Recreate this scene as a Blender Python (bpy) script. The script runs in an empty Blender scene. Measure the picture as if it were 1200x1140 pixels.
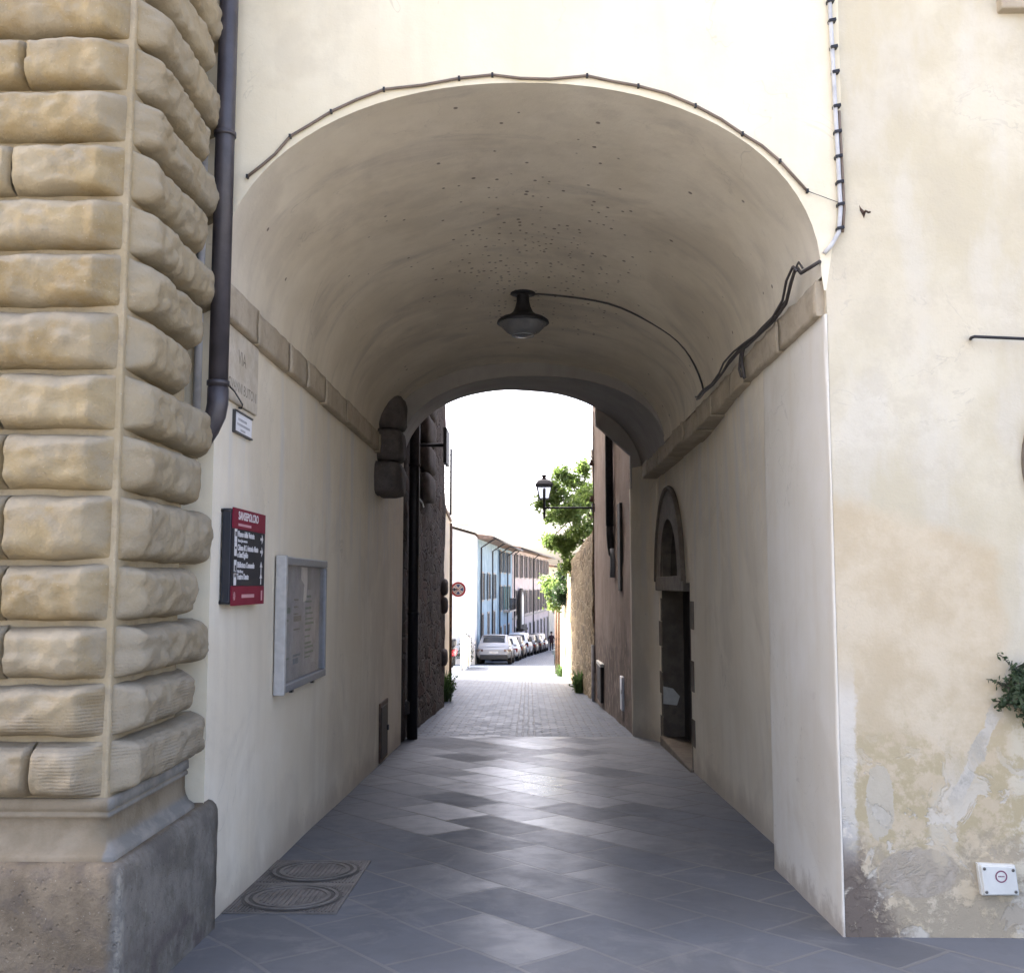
import bpy, bmesh, math, random
from mathutils import Vector, Matrix, noise
from mathutils.geometry import tessellate_polygon
R = math.radians
rnd = random.Random(7)
scene = bpy.context.scene
COL = scene.collection

# ------------------------------------------------------------------ camera
EYE = Vector((0, 0, 1.6))
PITCH, YAW, FPX = R(5.47), R(0.905), 1200.0
FWD = Vector((-math.sin(YAW) * math.cos(PITCH), math.cos(YAW) * math.cos(PITCH), math.sin(PITCH)))
RGT = Vector((math.cos(YAW), math.sin(YAW), 0))
UPV = RGT.cross(FWD)
cam = bpy.data.cameras.new('Camera')
camo = bpy.data.objects.new('Camera', cam)
COL.objects.link(camo)
cam.sensor_width = 36; cam.lens = 36; cam.sensor_fit = 'HORIZONTAL'
cam.clip_start = 0.05; cam.clip_end = 2000
camo.matrix_world = Matrix(((RGT.x, UPV.x, -FWD.x, 0), (RGT.y, UPV.y, -FWD.y, 0), (RGT.z, UPV.z, -FWD.z, 1.6), (0, 0, 0, 1)))
scene.camera = camo


def ray(px, py):
    return FWD * FPX + RGT * (px - 600) + UPV * (570 - py)


def yp(px, py, y):          # survey helper: the point at depth y along a sight line
    r = ray(px, py)
    return EYE + r * (y / r.y)


def xp(px, py, x):
    r = ray(px, py)
    return EYE + r * (x / r.x)


def gz(y):                  # height of the sloping street
    k = [(-60, 2.25), (30, -1.125), (58, -2.85), (95, -4.5), (130, -5.4), (200, -6.2), (600, -7)]
    for (a, za), (b, zb) in zip(k, k[1:]):
        if y <= b:
            return za + (zb - za) * (y - a) / (b - a)
    return k[-1][1]


# ------------------------------------------------------------------ materials
class NT:
    def __init__(s, name):
        s.m = bpy.data.materials.new(name); s.m.use_nodes = True
        s.t = s.m.node_tree; s.n = s.t.nodes; s.l = s.t.links
        s.b = s.n['Principled BSDF']; s.out = s.n['Material Output']
        s.pos = s.n.new('ShaderNodeNewGeometry').outputs['Position']
        s._x = None
    def set(s, k, v):
        if isinstance(v, bpy.types.NodeSocket): s.l.new(v, s.b.inputs[k])
        elif isinstance(v, tuple): s.b.inputs[k].default_value = (*v, 1)
        else: s.b.inputs[k].default_value = v
    def put(s, sock, v):
        if isinstance(v, bpy.types.NodeSocket): s.l.new(v, sock)
        elif isinstance(v, tuple) and len(v) == 3 and sock.type == 'RGBA': sock.default_value = (*v, 1)
        else: sock.default_value = v
    def obj(s):
        return s.n.new('ShaderNodeTexCoord').outputs['Object']
    def map(s, vec, scale=(1, 1, 1), rot=(0, 0, 0), loc=(0, 0, 0)):
        n = s.n.new('ShaderNodeMapping'); s.l.new(vec, n.inputs[0])
        n.inputs['Scale'].default_value = scale; n.inputs['Rotation'].default_value = rot; n.inputs['Location'].default_value = loc
        return n.outputs[0]
    def noise(s, scale, detail=4, rough=.55, vec=None, dist=0):
        n = s.n.new('ShaderNodeTexNoise'); s.l.new(vec or s.pos, n.inputs['Vector'])
        n.inputs['Scale'].default_value = scale; n.inputs['Detail'].default_value = detail
        n.inputs['Roughness'].default_value = rough; n.inputs['Distortion'].default_value = dist
        return n.outputs['Fac']
    def vor(s, scale, vec=None, feat='F1', rand=1):
        n = s.n.new('ShaderNodeTexVoronoi'); n.feature = feat; s.l.new(vec or s.pos, n.inputs['Vector'])
        n.inputs['Scale'].default_value = scale; n.inputs['Randomness'].default_value = rand
        return n
    def brick(s, vec, w, h, mortar, off=.5, scale=1.0):
        n = s.n.new('ShaderNodeTexBrick'); s.l.new(vec, n.inputs['Vector'])
        n.inputs['Color1'].default_value = (0, 0, 0, 1); n.inputs['Color2'].default_value = (1, 1, 1, 1)
        n.inputs['Mortar'].default_value = (.5, .5, .5, 1)
        n.inputs['Scale'].default_value = scale; n.inputs['Mortar Size'].default_value = mortar
        n.inputs['Mortar Smooth'].default_value = .25; n.inputs['Brick Width'].default_value = w; n.inputs['Row Height'].default_value = h
        n.offset = off
        return n.outputs['Color'], n.outputs['Fac']
    def ss(s, v, a, b):      # smooth step
        n = s.n.new('ShaderNodeMapRange'); n.interpolation_type = 'SMOOTHSTEP'; s.put(n.inputs[0], v)
        n.inputs[1].default_value = a; n.inputs[2].default_value = b
        n.inputs[3].default_value = 0; n.inputs[4].default_value = 1
        return n.outputs[0]
    def mix(s, f, a, b):
        n = s.n.new('ShaderNodeMix'); n.data_type = 'RGBA'
        s.put(n.inputs[0], f); s.put(n.inputs[6], a); s.put(n.inputs[7], b)
        return n.outputs[2]
    def mul(s, a, f):
        n = s.n.new('ShaderNodeMix'); n.data_type = 'RGBA'; n.blend_type = 'MULTIPLY'
        n.inputs[0].default_value = 1; s.put(n.inputs[6], a); s.put(n.inputs[7], f)
        return n.outputs[2]
    def ma(s, op, a, b=0.0, c=0.0):
        n = s.n.new('ShaderNodeMath'); n.operation = op
        s.put(n.inputs[0], a); s.put(n.inputs[1], b); s.put(n.inputs[2], c)
        return n.outputs[0]
    def xyz(s, vec=None):
        n = s.n.new('ShaderNodeSeparateXYZ'); s.l.new(vec or s.pos, n.inputs[0])
        return n.outputs
    def bump(s, h, strength, dist=.02, prev=None):
        n = s.n.new('ShaderNodeBump'); s.put(n.inputs['Height'], h)
        n.inputs['Strength'].default_value = strength; n.inputs['Distance'].default_value = dist
        if prev: s.l.new(prev, n.inputs['Normal'])
        return n.outputs[0]


def simple(name, col, rough=.6, metal=0, var=.25, scale=8, bump=0, bscale=30, spec=None, obj=False):
    t = NT(name)
    v = t.obj() if obj else None
    dark = tuple(c * (1 - var) for c in col)
    c = t.mix(t.ss(t.noise(scale, 5, vec=v), .35, .65), dark, col)
    t.set('Base Color', c); t.set('Roughness', rough); t.set('Metallic', metal)
    if bump: t.set('Normal', t.bump(t.noise(bscale, 5, vec=v), bump, .01))
    if spec is not None: t.set('Specular IOR Level', spec)
    return t.m


def plaster(name, c1, c2, c3, bump=.25, streak=.3, rough=.85):
    """lime plaster: trowel clouds, vertical wash streaks, fine grain"""
    t = NT(name)
    c = t.mix(t.ss(t.noise(1.3, 6, .6), .38, .66), c1, c2)
    sv = t.map(t.pos, (5, 5, .6))
    c = t.mix(t.ma('MULTIPLY', t.ss(t.noise(1.0, 5, .6, sv), .45, .75), streak), c, c3)
    c = t.mix(t.ma('MULTIPLY', t.ss(t.noise(60, 3), .62, .8), .25), c, tuple(x * .6 for x in c3))
    pt_ = t.ma('MULTIPLY', t.ss(t.noise(.55, 7, .64, dist=.9), .50, .60), .30)
    c = t.mix(pt_, c, tuple(x * .86 for x in c3))
    hl = t.ma('MULTIPLY', t.ss(t.ma('ABSOLUTE', t.ma('SUBTRACT', t.noise(.9, 4, .5, dist=2.2), .5)), .0035, .0012), t.ss(t.noise(1.1, 3), .5, .6))
    c = t.mix(t.ma('MULTIPLY', hl, .22), c, tuple(x * .45 for x in c3))
    t.set('Base Color', c); t.set('Roughness', rough); t.set('Specular IOR Level', .25)
    h = t.ma('ADD', t.ma('MULTIPLY', t.noise(4, 5, .6), 1.0), t.ma('MULTIPLY', t.noise(90, 4), .12))
    t.set('Normal', t.bump(h, bump, .02))
    return t


M = {}
M['facade'] = plaster('cream facade plaster', (.755, .67, .485), (.80, .725, .545), (.66, .57, .41)).m

t = plaster('passage wall plaster', (.77, .69, .54), (.82, .75, .61), (.65, .575, .45), .35, .4)
x, y, z = t.xyz()
col = t.b.inputs['Base Color'].links[0].from_socket
n1 = t.noise(2.2, 6, .62, dist=.6)
# scuffed grime low down, pale wash runs high up towards the street end
low = t.ss(t.ma('ADD', t.ma('SUBTRACT', z, t.ma('MULTIPLY', y, -.0375)), t.ma('MULTIPLY', n1, .5)), .55, .25)
col = t.mix(t.ma('MULTIPLY', low, .55), col, (.42, .35, .27))
wash = t.ma('MULTIPLY', t.ss(t.noise(1.6, 5, .6, t.map(t.pos, (2.2, 2.2, .35))), .48, .66), t.ss(t.ma('ADD', z, t.ma('MULTIPLY', y, .12)), 2.2, 3.4))
col = t.mix(t.ma('MULTIPLY', wash, .55), col, (.66, .64, .60))
t.set('Base Color', col)
M['wall'] = t.m
t = plaster('new pale plaster', (.72, .675, .575), (.76, .72, .64), (.67, .59, .465), .3, .4)
col = t.b.inputs['Base Color'].links[0].from_socket
x, y, z = t.xyz()
ft = t.ss(t.ma('ADD', t.ma('ADD', z, t.ma('MULTIPLY', y, .0375)), t.ma('MULTIPLY', t.noise(5, 7, .68), .5)), .42, .26)
col = t.mix(t.ma('MULTIPLY', ft, .7), col, (.40, .34, .27))
sc1 = t.ma('MULTIPLY', t.ss(t.noise(8, 6, .7, t.map(t.pos, (1, .5, 1.6))), .62, .70), t.ss(z, 1.6, .2))
t.set('Base Color', t.mix(t.ma('MULTIPLY', sc1, .45), col, (.46, .40, .33)))
M['pilaster'] = t.m

t = plaster('vault plaster', (.69, .62, .49), (.77, .70, .57), (.57, .505, .405), .4, .4)
col = t.b.inputs['Base Color'].links[0].from_socket
x, y, z = t.xyz()
sm = t.noise(.9, 6, .62, t.map(t.pos, (1, 2.6, 1)), .8)
col = t.mix(t.ma('MULTIPLY', t.ss(sm, .5, .72), .45), col, (.40, .36, .31))
v = t.vor(19); vc = t.xyz(v.outputs['Color'])
dx = t.ma('POWER', t.ma('SUBTRACT', x, .05), 2.0); dy = t.ma('POWER', t.ma('MULTIPLY', t.ma('SUBTRACT', y, 8.6), .42), 2.0)
near = t.ss(t.ma('SQRT', t.ma('ADD', dx, dy)), 1.15, .15)
thr = t.ma('SUBTRACT', .985, t.ma('MULTIPLY', near, .60))
dot = t.ma('MULTIPLY', t.ma('GREATER_THAN', vc[0], thr), t.ss(t.ma('ADD', v.outputs['Distance'], t.ma('MULTIPLY', vc[1], .14)), .36, .22))
col = t.mix(t.ma('MULTIPLY', dot, .85), col, (.13, .10, .08))
t.set('Base Color', col)
M['vault'] = t.m

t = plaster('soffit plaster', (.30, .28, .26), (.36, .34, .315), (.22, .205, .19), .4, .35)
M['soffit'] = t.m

# weathered plaster of the right-hand house
t = NT('weathered ochre plaster')
x, y, z = t.xyz()
n1 = t.noise(1.4, 7, .62); n2 = t.noise(3.4, 8, .66, dist=.5); n3 = t.noise(9, 8, .7); n4 = t.noise(.7, 4)
c = t.mix(t.ss(n1, .36, .66), (.54, .475, .335), (.645, .585, .445))
c = t.mix(t.ma('MULTIPLY', t.ss(t.noise(2.3, 6, .62, t.map(t.pos, (1.6, 1, .5))), .47, .66), .4), c, (.62, .58, .50))
c = t.mix(t.ma('MULTIPLY', t.ss(n4, .45, .62), .6), c, (.56, .48, .34))
c = t.mix(t.ma('MULTIPLY', t.ss(t.noise(4.5, 8, .7), .48, .62), .35), c, (.50, .44, .325))
line = t.ma('SUBTRACT', t.ma('ADD', t.ma('SUBTRACT', 2.06, t.ma('MULTIPLY', t.ma('SUBTRACT', x, 1.7), .31)), t.ma('MULTIPLY', t.ma('SUBTRACT', n2, .5), .25)), z)
edge = t.ma('SUBTRACT', t.ma('ADD', 2.52, t.ma('MULTIPLY', t.ma('SUBTRACT', n2, .5), .2)), x)
m1 = t.ma('MULTIPLY', t.ss(line, -.05, .07), t.ss(edge, -.04, .05))
warm = t.mix(t.ss(t.noise(2.6, 7, .65), .4, .64), (.52, .415, .265), (.615, .515, .36))
c = t.mix(t.ma('MULTIPLY', m1, .85), c, warm)
zz = t.ma('ADD', z, t.ma('MULTIPLY', t.ma('SUBTRACT', n2, .5), .9))
c = t.mix(t.ma('MULTIPLY', t.ss(zz, 1.15, .55), t.ss(n3, .44, .56)), c, (.44, .36, .215))
peel = t.ma('MULTIPLY', t.ss(n2, .53, .56), t.ss(zz, .95, .5))
c = t.mix(peel, c, (.57, .51, .40))
# damp, salt-blown foot of the wall
c = t.mix(t.ma('MULTIPLY', t.ss(zz, .30, .12), t.ma('MULTIPLY', t.ss(n3, .40, .54), .8)), c, (.37, .31, .225))
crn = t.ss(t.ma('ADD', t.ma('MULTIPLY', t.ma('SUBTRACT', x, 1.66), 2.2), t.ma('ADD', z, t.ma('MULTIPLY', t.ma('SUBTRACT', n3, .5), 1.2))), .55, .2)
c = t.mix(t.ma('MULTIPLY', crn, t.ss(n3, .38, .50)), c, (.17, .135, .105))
# grey cement repairs: an oval, a low block and a slanting strip
def oval(cx, cz, rx, rz, k=.1):
    a = t.ma('POWER', t.ma('DIVIDE', t.ma('SUBTRACT', x, cx), rx), 2.0); b = t.ma('POWER', t.ma('DIVIDE', t.ma('SUBTRACT', z, cz), rz), 2.0)
    return t.ss(t.ma('ADD', t.ma('ADD', a, b), t.ma('MULTIPLY', t.ma('SUBTRACT', t.ma('ADD', n3, t.ma('MULTIPLY', n2, 1.2)), 1.1), 1.5)), 1.0 + k, 1.0 - k)
c = t.mix(t.ma('MULTIPLY', oval(1.83, .47, .075, .19, .05), t.ma('ADD', .45, t.ma('MULTIPLY', n2, .5))), c, t.mix(t.ss(n3, .4, .6), (.44, .395, .305), (.53, .48, .385)))
c = t.mix(t.ma('MULTIPLY', oval(2.02, .12, .2, .12), .75), c, t.mix(t.ss(n3, .4, .6), (.33, .28, .21), (.44, .38, .30)))
c = t.mix(t.ma('MULTIPLY', oval(2.15, .36, .07, .2, .4), .55), c, t.mix(t.ss(n3, .42, .56), (.54, .45, .31), (.62, .56, .45)))
sl = t.ma('ABSOLUTE', t.ma('SUBTRACT', t.ma('SUBTRACT', x, 2.26), t.ma('MULTIPLY', t.ma('SUBTRACT', z, .55), .5)))
strip = t.ma('MULTIPLY', t.ss(t.ma('ADD', sl, t.ma('MULTIPLY', t.ma('SUBTRACT', n3, .5), .12)), .045, .035), t.ma('MULTIPLY', t.ss(z, .42, .55), t.ss(z, 1.3, 1.1)))
c = t.mix(t.ma('MULTIPLY', strip, t.ss(n2, .3, .62)), c, t.mix(t.ss(n3, .42, .58), (.42, .385, .315), (.54, .49, .40)))
lc = t.ma('MULTIPLY', t.ss(t.ma('ADD', x, t.ma('MULTIPLY', t.ma('SUBTRACT', n3, .5), .12)), 1.725, 1.70), t.ma('MULTIPLY', t.ss(z, .1, .35), t.ss(z, 1.25, .95)))
c = t.mix(t.ma('MULTIPLY', lc, .55), c, (.68, .65, .58))
# hairline scars
hair = t.ma('MULTIPLY', t.ss(t.ma('ABSOLUTE', t.ma('SUBTRACT', t.noise(1.5, 5, .55, dist=1.5), .5)), .006, .002), t.ss(n1, .5, .6))
c = t.mix(t.ma('MULTIPLY', hair, .25), c, (.36, .32, .26))
t.set('Base Color', c); t.set('Roughness', .9); t.set('Specular IOR Level', .2)
h = t.ma('ADD', t.ma('MULTIPLY', t.noise(5, 6, .6), .8), t.ma('ADD', t.ma('ADD', t.ma('MULTIPLY', peel, -.5), t.ma('MULTIPLY', t.ma('MULTIPLY', t.ss(zz, .30, .12), t.ss(n3, .40, .54)), -.35)), t.ma('MULTIPLY', t.noise(70, 4), .15)))
t.set('Normal', t.bump(h, .5, .02))
M['weathered'] = t.m


def stone(name, a, b, c3, scale=3, bump=.6, grain=45, pits=True):
    t = NT(name)
    n1 = t.noise(scale, 7, .62); n2 = t.noise(scale * 3.1, 8, .66)
    c = t.mix(t.ss(n1, .38, .62), a, b)
    c = t.mix(t.ma('MULTIPLY', t.ss(n2, .48, .66), .6), c, c3)
    n3 = t.noise(grain, 6, .7)
    c = t.mix(t.ma('MULTIPLY', t.ss(n3, .56, .72), .3), c, tuple(q * .55 for q in c3))
    sp = t.ss(t.noise(110, 2), .68, .76)
    c = t.mix(t.ma('MULTIPLY', sp, .35), c, (.7, .66, .56))
    t.set('Base Color', c); t.set('Roughness', .88); t.set('Specular IOR Level', .25)
    h = t.ma('ADD', t.ma('MULTIPLY', n2, .7), t.ma('MULTIPLY', n3, .35))
    if pits:
        v = t.vor(28)
        h = t.ma('ADD', h, t.ma('MULTIPLY', t.ss(v.outputs['Distance'], .22, .1), -.25))
    t.set('Normal', t.bump(h, bump, .02))
    return t


# golden sandstone of the palace: greyer on top of the blocks and near the ground
t = stone('rusticated sandstone', (.268, .196, .096), (.345, .27, .152), (.275, .226, .152), 2.6, .9, 45, False)
c = t.b.inputs['Base Color'].links[0].from_socket
x, y, z = t.xyz()
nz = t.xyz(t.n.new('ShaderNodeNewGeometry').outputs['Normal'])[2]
c = t.mix(t.ma('MULTIPLY', t.ss(t.noise(3.5, 6, .65), .44, .6), .75), c, (.285, .24, .165))
c = t.mix(t.ma('MULTIPLY', t.ss(t.ma('ADD', z, t.ma('MULTIPLY', t.noise(2, 4), .8)), 2.0, .9), .6), c, (.235, .20, .15))
pale = t.ma('MULTIPLY', t.ss(t.noise(1.7, 4, .5), .5, .68), .55)
c = t.mix(pale, c, (.42, .345, .22))
side = t.ss(x, -1.79, -1.76)
c = t.mix(t.ma('MULTIPLY', side, .45), c, (.33, .29, .215))
top_grey = t.ma('MULTIPLY', t.ss(t.ma('ADD', nz, t.ma('MULTIPLY', t.ma('SUBTRACT', t.noise(6, 6, .65), .5), .9)), .05, .5), .7)  # greyer tint on upward-facing faces, broken up by noise
c = t.mix(t.ma('MULTIPLY', top_grey, .7), c, (.33, .29, .22))
# tooled (combed) lines on the lower courses
comb = t.n.new('ShaderNodeTexWave'); comb.bands_direction = 'Z'; t.l.new(t.pos, comb.inputs[0]); comb.inputs['Scale'].default_value = 22
comb.inputs['Distortion'].default_value = 1.2
cm = t.ma('MULTIPLY', t.ma('MULTIPLY', t.ss(z, 1.32, 1.15), t.ss(t.noise(2.4, 3), .45, .58)), comb.outputs['Fac'])
t.set('Base Color', t.mix(t.ma('MULTIPLY', cm, .3), c, (.25, .22, .18)))
pn = t.b.inputs['Normal'].links[0].from_socket
t.set('Normal', t.bump(cm, .35, .008, pn))
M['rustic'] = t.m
M['joint'] = stone('palace core stone', (.33, .265, .16), (.39, .32, .21), (.28, .235, .165), 4, .5).m

t = stone('plinth stone', (.135, .105, .07), (.215, .17, .115), (.12, .098, .078), 4.2, .8)
c = t.b.inputs['Base Color'].links[0].from_socket
x, y, z = t.xyz()
side = t.ss(t.ma('ADD', x, t.ma('MULTIPLY', t.noise(9, 5), .05)), -1.70, -1.66)
grey = t.mix(t.ss(t.noise(4.5, 8, .7), .4, .62), (.14, .128, .108), (.23, .212, .182))
grey = t.mix(t.ma('MULTIPLY', t.ss(t.noise(16, 7, .72, t.map(t.pos, (1, 1, .55))), .60, .68), .5), grey, (.34, .32, .28))
grey = t.mix(t.ma('MULTIPLY', t.ss(t.noise(2.0, 4), .5, .64), .5), grey, (.085, .08, .074))
c = t.mix(t.ma('MULTIPLY', side, .9), c, grey)
c = t.mix(t.ma('MULTIPLY', t.ss(t.ma('ADD', z, t.ma('MULTIPLY', t.noise(6, 5), .3)), .28, .08), t.ss(t.noise(5, 5), .45, .6)), c, (.12, .10, .09))
# rubbed pale arris
ar = t.ma('MULTIPLY', t.ma('MULTIPLY', t.ss(t.ma('ABSOLUTE', t.ma('ADD', x, 1.666)), .022, .006), t.ss(t.noise(22, 6, .7), .40, .56)), t.ss(t.ma('ADD', y, t.ma('MULTIPLY', t.noise(14, 5), .1)), 4.40, 4.33))
c = t.mix(t.ma('MULTIPLY', ar, .5), c, (.42, .38, .30))
t.set('Base Color', c)
M['plinth'] = t.m
t = NT('plinth moulding stone')
n1 = t.noise(4, 7, .62); x, y, z = t.xyz()
c = t.mix(t.ss(n1, .4, .62), (.205, .16, .10), (.265, .215, .145))
c = t.mix(t.ma('MULTIPLY', t.ss(x, -1.775, -1.755), .85), c, t.mix(t.ss(t.noise(7, 6, .6), .42, .6), (.19, .187, .172), (.27, .255, .225)))
t.set('Base Color', c); t.set('Roughness', .85); t.set('Normal', t.bump(t.noise(35, 6, .65), .4, .012)); M['mould'] = t.m
M['impost'] = stone('impost stone', (.40, .335, .24), (.47, .40, .30), (.33, .28, .21), 3.5, .5).m
M['dark_stone'] = stone('dark corbel stone', (.085, .072, .066), (.115, .10, .092), (.066, .058, .056), 4, .6).m
M['door_stone'] = stone('brown doorway stone', (.135, .11, .084), (.18, .15, .115), (.11, .094, .078), 4, .5).m


def rubble(name, mortar, a, b, c3, sx=4.5, sz=6.5, bumpd=.04):
    t = NT(name)
    dv = t.n.new('ShaderNodeVectorMath'); dv.operation = 'ADD'
    nn = t.n.new('ShaderNodeTexNoise'); t.l.new(t.pos, nn.inputs[0]); nn.inputs['Scale'].default_value = 3
    sc = t.n.new('ShaderNodeVectorMath'); sc.operation = 'SCALE'; t.l.new(nn.outputs['Color'], sc.inputs[0]); sc.inputs['Scale'].default_value = .25
    t.l.new(t.pos, dv.inputs[0]); t.l.new(sc.outputs[0], dv.inputs[1])
    mv = t.map(dv.outputs[0], (sx, sx * .75, sz))
    v1 = t.vor(1, mv); e = t.vor(1, mv, 'DISTANCE_TO_EDGE')
    rc = t.xyz(v1.outputs['Color'])
    c = t.mix(rc[0], a, b)
    c = t.mix(t.ma('MULTIPLY', t.ss(rc[1], .6, .9), .8), c, c3)
    c = t.mix(t.ma('MULTIPLY', t.ss(t.noise(14, 7, .7), .45, .68), .45), c, tuple(q * .5 for q in a))
    jm = t.ss(t.ma('ADD', e.outputs['Distance'], t.ma('MULTIPLY', t.ma('SUBTRACT', t.noise(9, 4), .5), .12)), .10, .03)
    c = t.mix(jm, c, mortar)
    c = t.mix(t.ma('MULTIPLY', t.ss(t.noise(.9, 5, .6), .5, .68), .5), c, tuple(q * .45 for q in mortar))
    t.set('Base Color', c); t.set('Roughness', .92); t.set('Specular IOR Level', .2)
    h = t.ma('ADD', t.ma('MULTIPLY', jm, -.8), t.ma('MULTIPLY', t.noise(22, 6, .65), .5))
    t.set('Normal', t.bump(h, .8, bumpd))
    return t.m


M['rubble_dark'] = rubble('dark rubble masonry', (.085, .07, .062), (.06, .047, .04), (.095, .078, .065), (.10, .06, .048), 2.8, 4.2, .06)
M['rubble_tan'] = rubble('tan rubble garden wall', (.40, .325, .22), (.25, .19, .12), (.42, .345, .225), (.20, .165, .12), 3.2, 4.6, .06)

t = plaster('pinkish brown plaster', (.31, .235, .19), (.37, .29, .24), (.21, .16, .13), .5, .5)
c = t.b.inputs['Base Color'].links[0].from_socket
x, y, z = t.xyz()
gl = t.ma('ADD', t.ma('ADD', z, t.ma('MULTIPLY', y, .0375)), t.ma('MULTIPLY', t.ma('SUBTRACT', t.noise(1.6, 6, .65), .5), 2.6))
c = t.mix(t.ma('MULTIPLY', t.ss(gl, 1.7, .9), t.ss(t.noise(5, 7, .66), .36, .55)), c, (.17, .13, .105))
pk = t.ss(t.noise(4.2, 7, .68, t.map(t.pos, (1, 1, .45))), .60, .64)
c = t.mix(t.ma('MULTIPLY', pk, .7), c, (.19, .145, .115))
t.set('Base Color', c); M['pink_plaster'] = t.m
t = plaster('cream garden wall plaster', (.66, .575, .43), (.74, .66, .52), (.50, .42, .31), .4, .6); M['garden'] = t.m

# paving ------------------------------------------------------------------
def paving(name, w, h, rot, joint, stops, rough, jcol, mort, wear=False, warp=.0, band=False):
    t = NT(name)
    pv = t.pos
    dv = t.n.new('ShaderNodeVectorMath'); dv.operation = 'ADD'
    nn = t.n.new('ShaderNodeTexNoise'); t.l.new(t.pos, nn.inputs[0]); nn.inputs['Scale'].default_value = 1.1
    sc = t.n.new('ShaderNodeVectorMath'); sc.operation = 'SCALE'; t.l.new(nn.outputs['Color'], sc.inputs[0]); sc.inputs['Scale'].default_value = warp
    t.l.new(t.pos, dv.inputs[0]); t.l.new(sc.outputs[0], dv.inputs[1])
    bc, bf = t.brick(t.map(dv.outputs[0], (1, 1, 0), (0, 0, rot)), w, h, joint)
    x, y, z = t.xyz()
    if band:
        bc2, bf2 = t.brick(t.map(dv.outputs[0], (1, 1, 0), (0, 0, R(90)), (.0, -.035, 0)), .26, .085, joint)
        k = t.ma('LESS_THAN', t.ma('ABSOLUTE', t.ma('SUBTRACT', x, -.02)), .17)
        bc = t.mix(k, bc, bc2); bf = t.ma('ADD', t.ma('MULTIPLY', bf, t.ma('SUBTRACT', 1.0, k)), t.ma('MULTIPLY', bf2, k))
    bv = t.xyz(bc)[0]
    c = t.mix(bv, stops[0], stops[1])
    c = t.mix(t.ma('MULTIPLY', t.ss(t.noise(1.1, 6, .6), .45, .66), .28), c, stops[2])
    c = t.mix(t.ma('MULTIPLY', t.ss(t.noise(9, 8, .7), .45, .68), .35), c, stops[3])
    c = t.mix(t.ma('MULTIPLY', t.ss(t.noise(55, 4), .62, .75), .3), c, stops[3])
    fade = t.ss(t.noise(.8, 4), .3, .6)
    jc = t.mix(t.ss(y, 6.2, 9.0), jcol, tuple(q * .22 for q in jcol)) if wear else jcol
    c = t.mix(t.ma('MULTIPLY', bf, t.ma('ADD', .55, t.ma('MULTIPLY', fade, .45))), c, jc)
    rg = t.ma('ADD', rough[0], t.ma('MULTIPLY', bv, rough[1]))
    rg = t.ma('ADD', rg, t.ma('MULTIPLY', t.ss(t.noise(6, 7, .7), .4, .7), rough[2]))
    if wear:      # polished by feet along the middle
        cx = t.ma('ABSOLUTE', t.ma('SUBTRACT', x, .12))
        rg = t.ma('ADD', rg, t.ma('MULTIPLY', t.ss(cx, .12, .8), .24))
        rg = t.ma('ADD', rg, t.ma('MULTIPLY', t.ss(y, 9.0, 5.5), .12))
        dk = t.ma('MULTIPLY', t.ma('MULTIPLY', t.ss(cx, .25, .6), t.ss(cx, 1.25, .9)), t.ss(t.noise(.9, 5, .6), .4, .6))
        c = t.mix(t.ma('MULTIPLY', dk, .45), c, tuple(q * .55 for q in stops[0]))
    if wear:      # dusty pale stains towards the street mouth
        dst = t.ma('MULTIPLY', t.ss(t.noise(2.1, 8, .68, dist=.8), .52, .66), t.ss(y, 9.5, 5.5))
        c = t.mix(t.ma('MULTIPLY', dst, .4), c, (.25, .24, .22))
        c = t.mix(t.ma('MULTIPLY', t.ss(y, 9.0, 4.8), .45), c, (.20, .197, .188))
    t.set('Base Color', c); t.set('Roughness', rg)
    if band: t.set('Specular IOR Level', .28)
    hh = t.ma('ADD', t.ma('MULTIPLY', bf, -mort), t.ma('ADD', t.ma('MULTIPLY', t.noise(16, 6, .6), .14), t.ma('MULTIPLY', bv, mort * .35)))
    t.set('Normal', t.bump(hh, .5, .02))
    return t.m


M['slabs'] = paving('grey flagstone paving', .78, .46, R(50), .013, ((.034, .042, .058), (.095, .108, .132), (.13, .132, .134), (.036, .04, .047)),
                    (.24, .26, .08), (.155, .15, .14), 1.3, True, .09)
M['setts'] = paving('grey stone sett paving', .24, .15, 0, .016, ((.040, .056, .085), (.098, .122, .162), (.075, .088, .11), (.04, .048, .06)),
                    (.42, .18, .12), (.016, .018, .022), 1.4, False, .06, True)
M['ground'] = simple('earth ground', (.30, .28, .24), .9, 0, .3, 1.5)

# small stuff -------------------------------------------------------------
M['pipe_brown'] = simple('brown painted pipe', (.060, .053, .058), .42, .0, .3, 9, .15, 40)
M['iron'] = simple('dark wrought iron', (.028, .027, .03), .5, .4, .3, 20, .2, 60)
M['rust'] = simple('rusty iron', (.13, .075, .05), .8, .2, .5, 14, .4, 50)
M['cable_brown'] = simple('brown cable', (.20, .15, .11), .7)
M['cable_black'] = simple('black cable', (.055, .047, .043), .6)
M['conduit'] = simple('pale conduit', (.55, .54, .53), .45)
M['white_paint'] = simple('white paint', (.78, .77, .74), .45, 0, .06, 10)
M['plaque_stone'] = stone('worn plaque stone', (.52, .45, .34), (.60, .54, .44), (.46, .40, .31), 6, .25, 60, False).m
M['letter_worn'] = simple('worn carved letters', (.30, .26, .20), .9, 0, .5, 30)
M['enamel'] = simple('white enamel', (.72, .72, .74), .3, 0, .05, 20)
M['grey_ink'] = simple('faint grey ink', (.48, .48, .50), .6)
M['dark_line'] = simple('dark trim', (.05, .05, .05), .5)
M['sign_grey'] = simple('charcoal sign panel', (.040, .038, .040), .65, 0, .12, 6, spec=.12)
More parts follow.
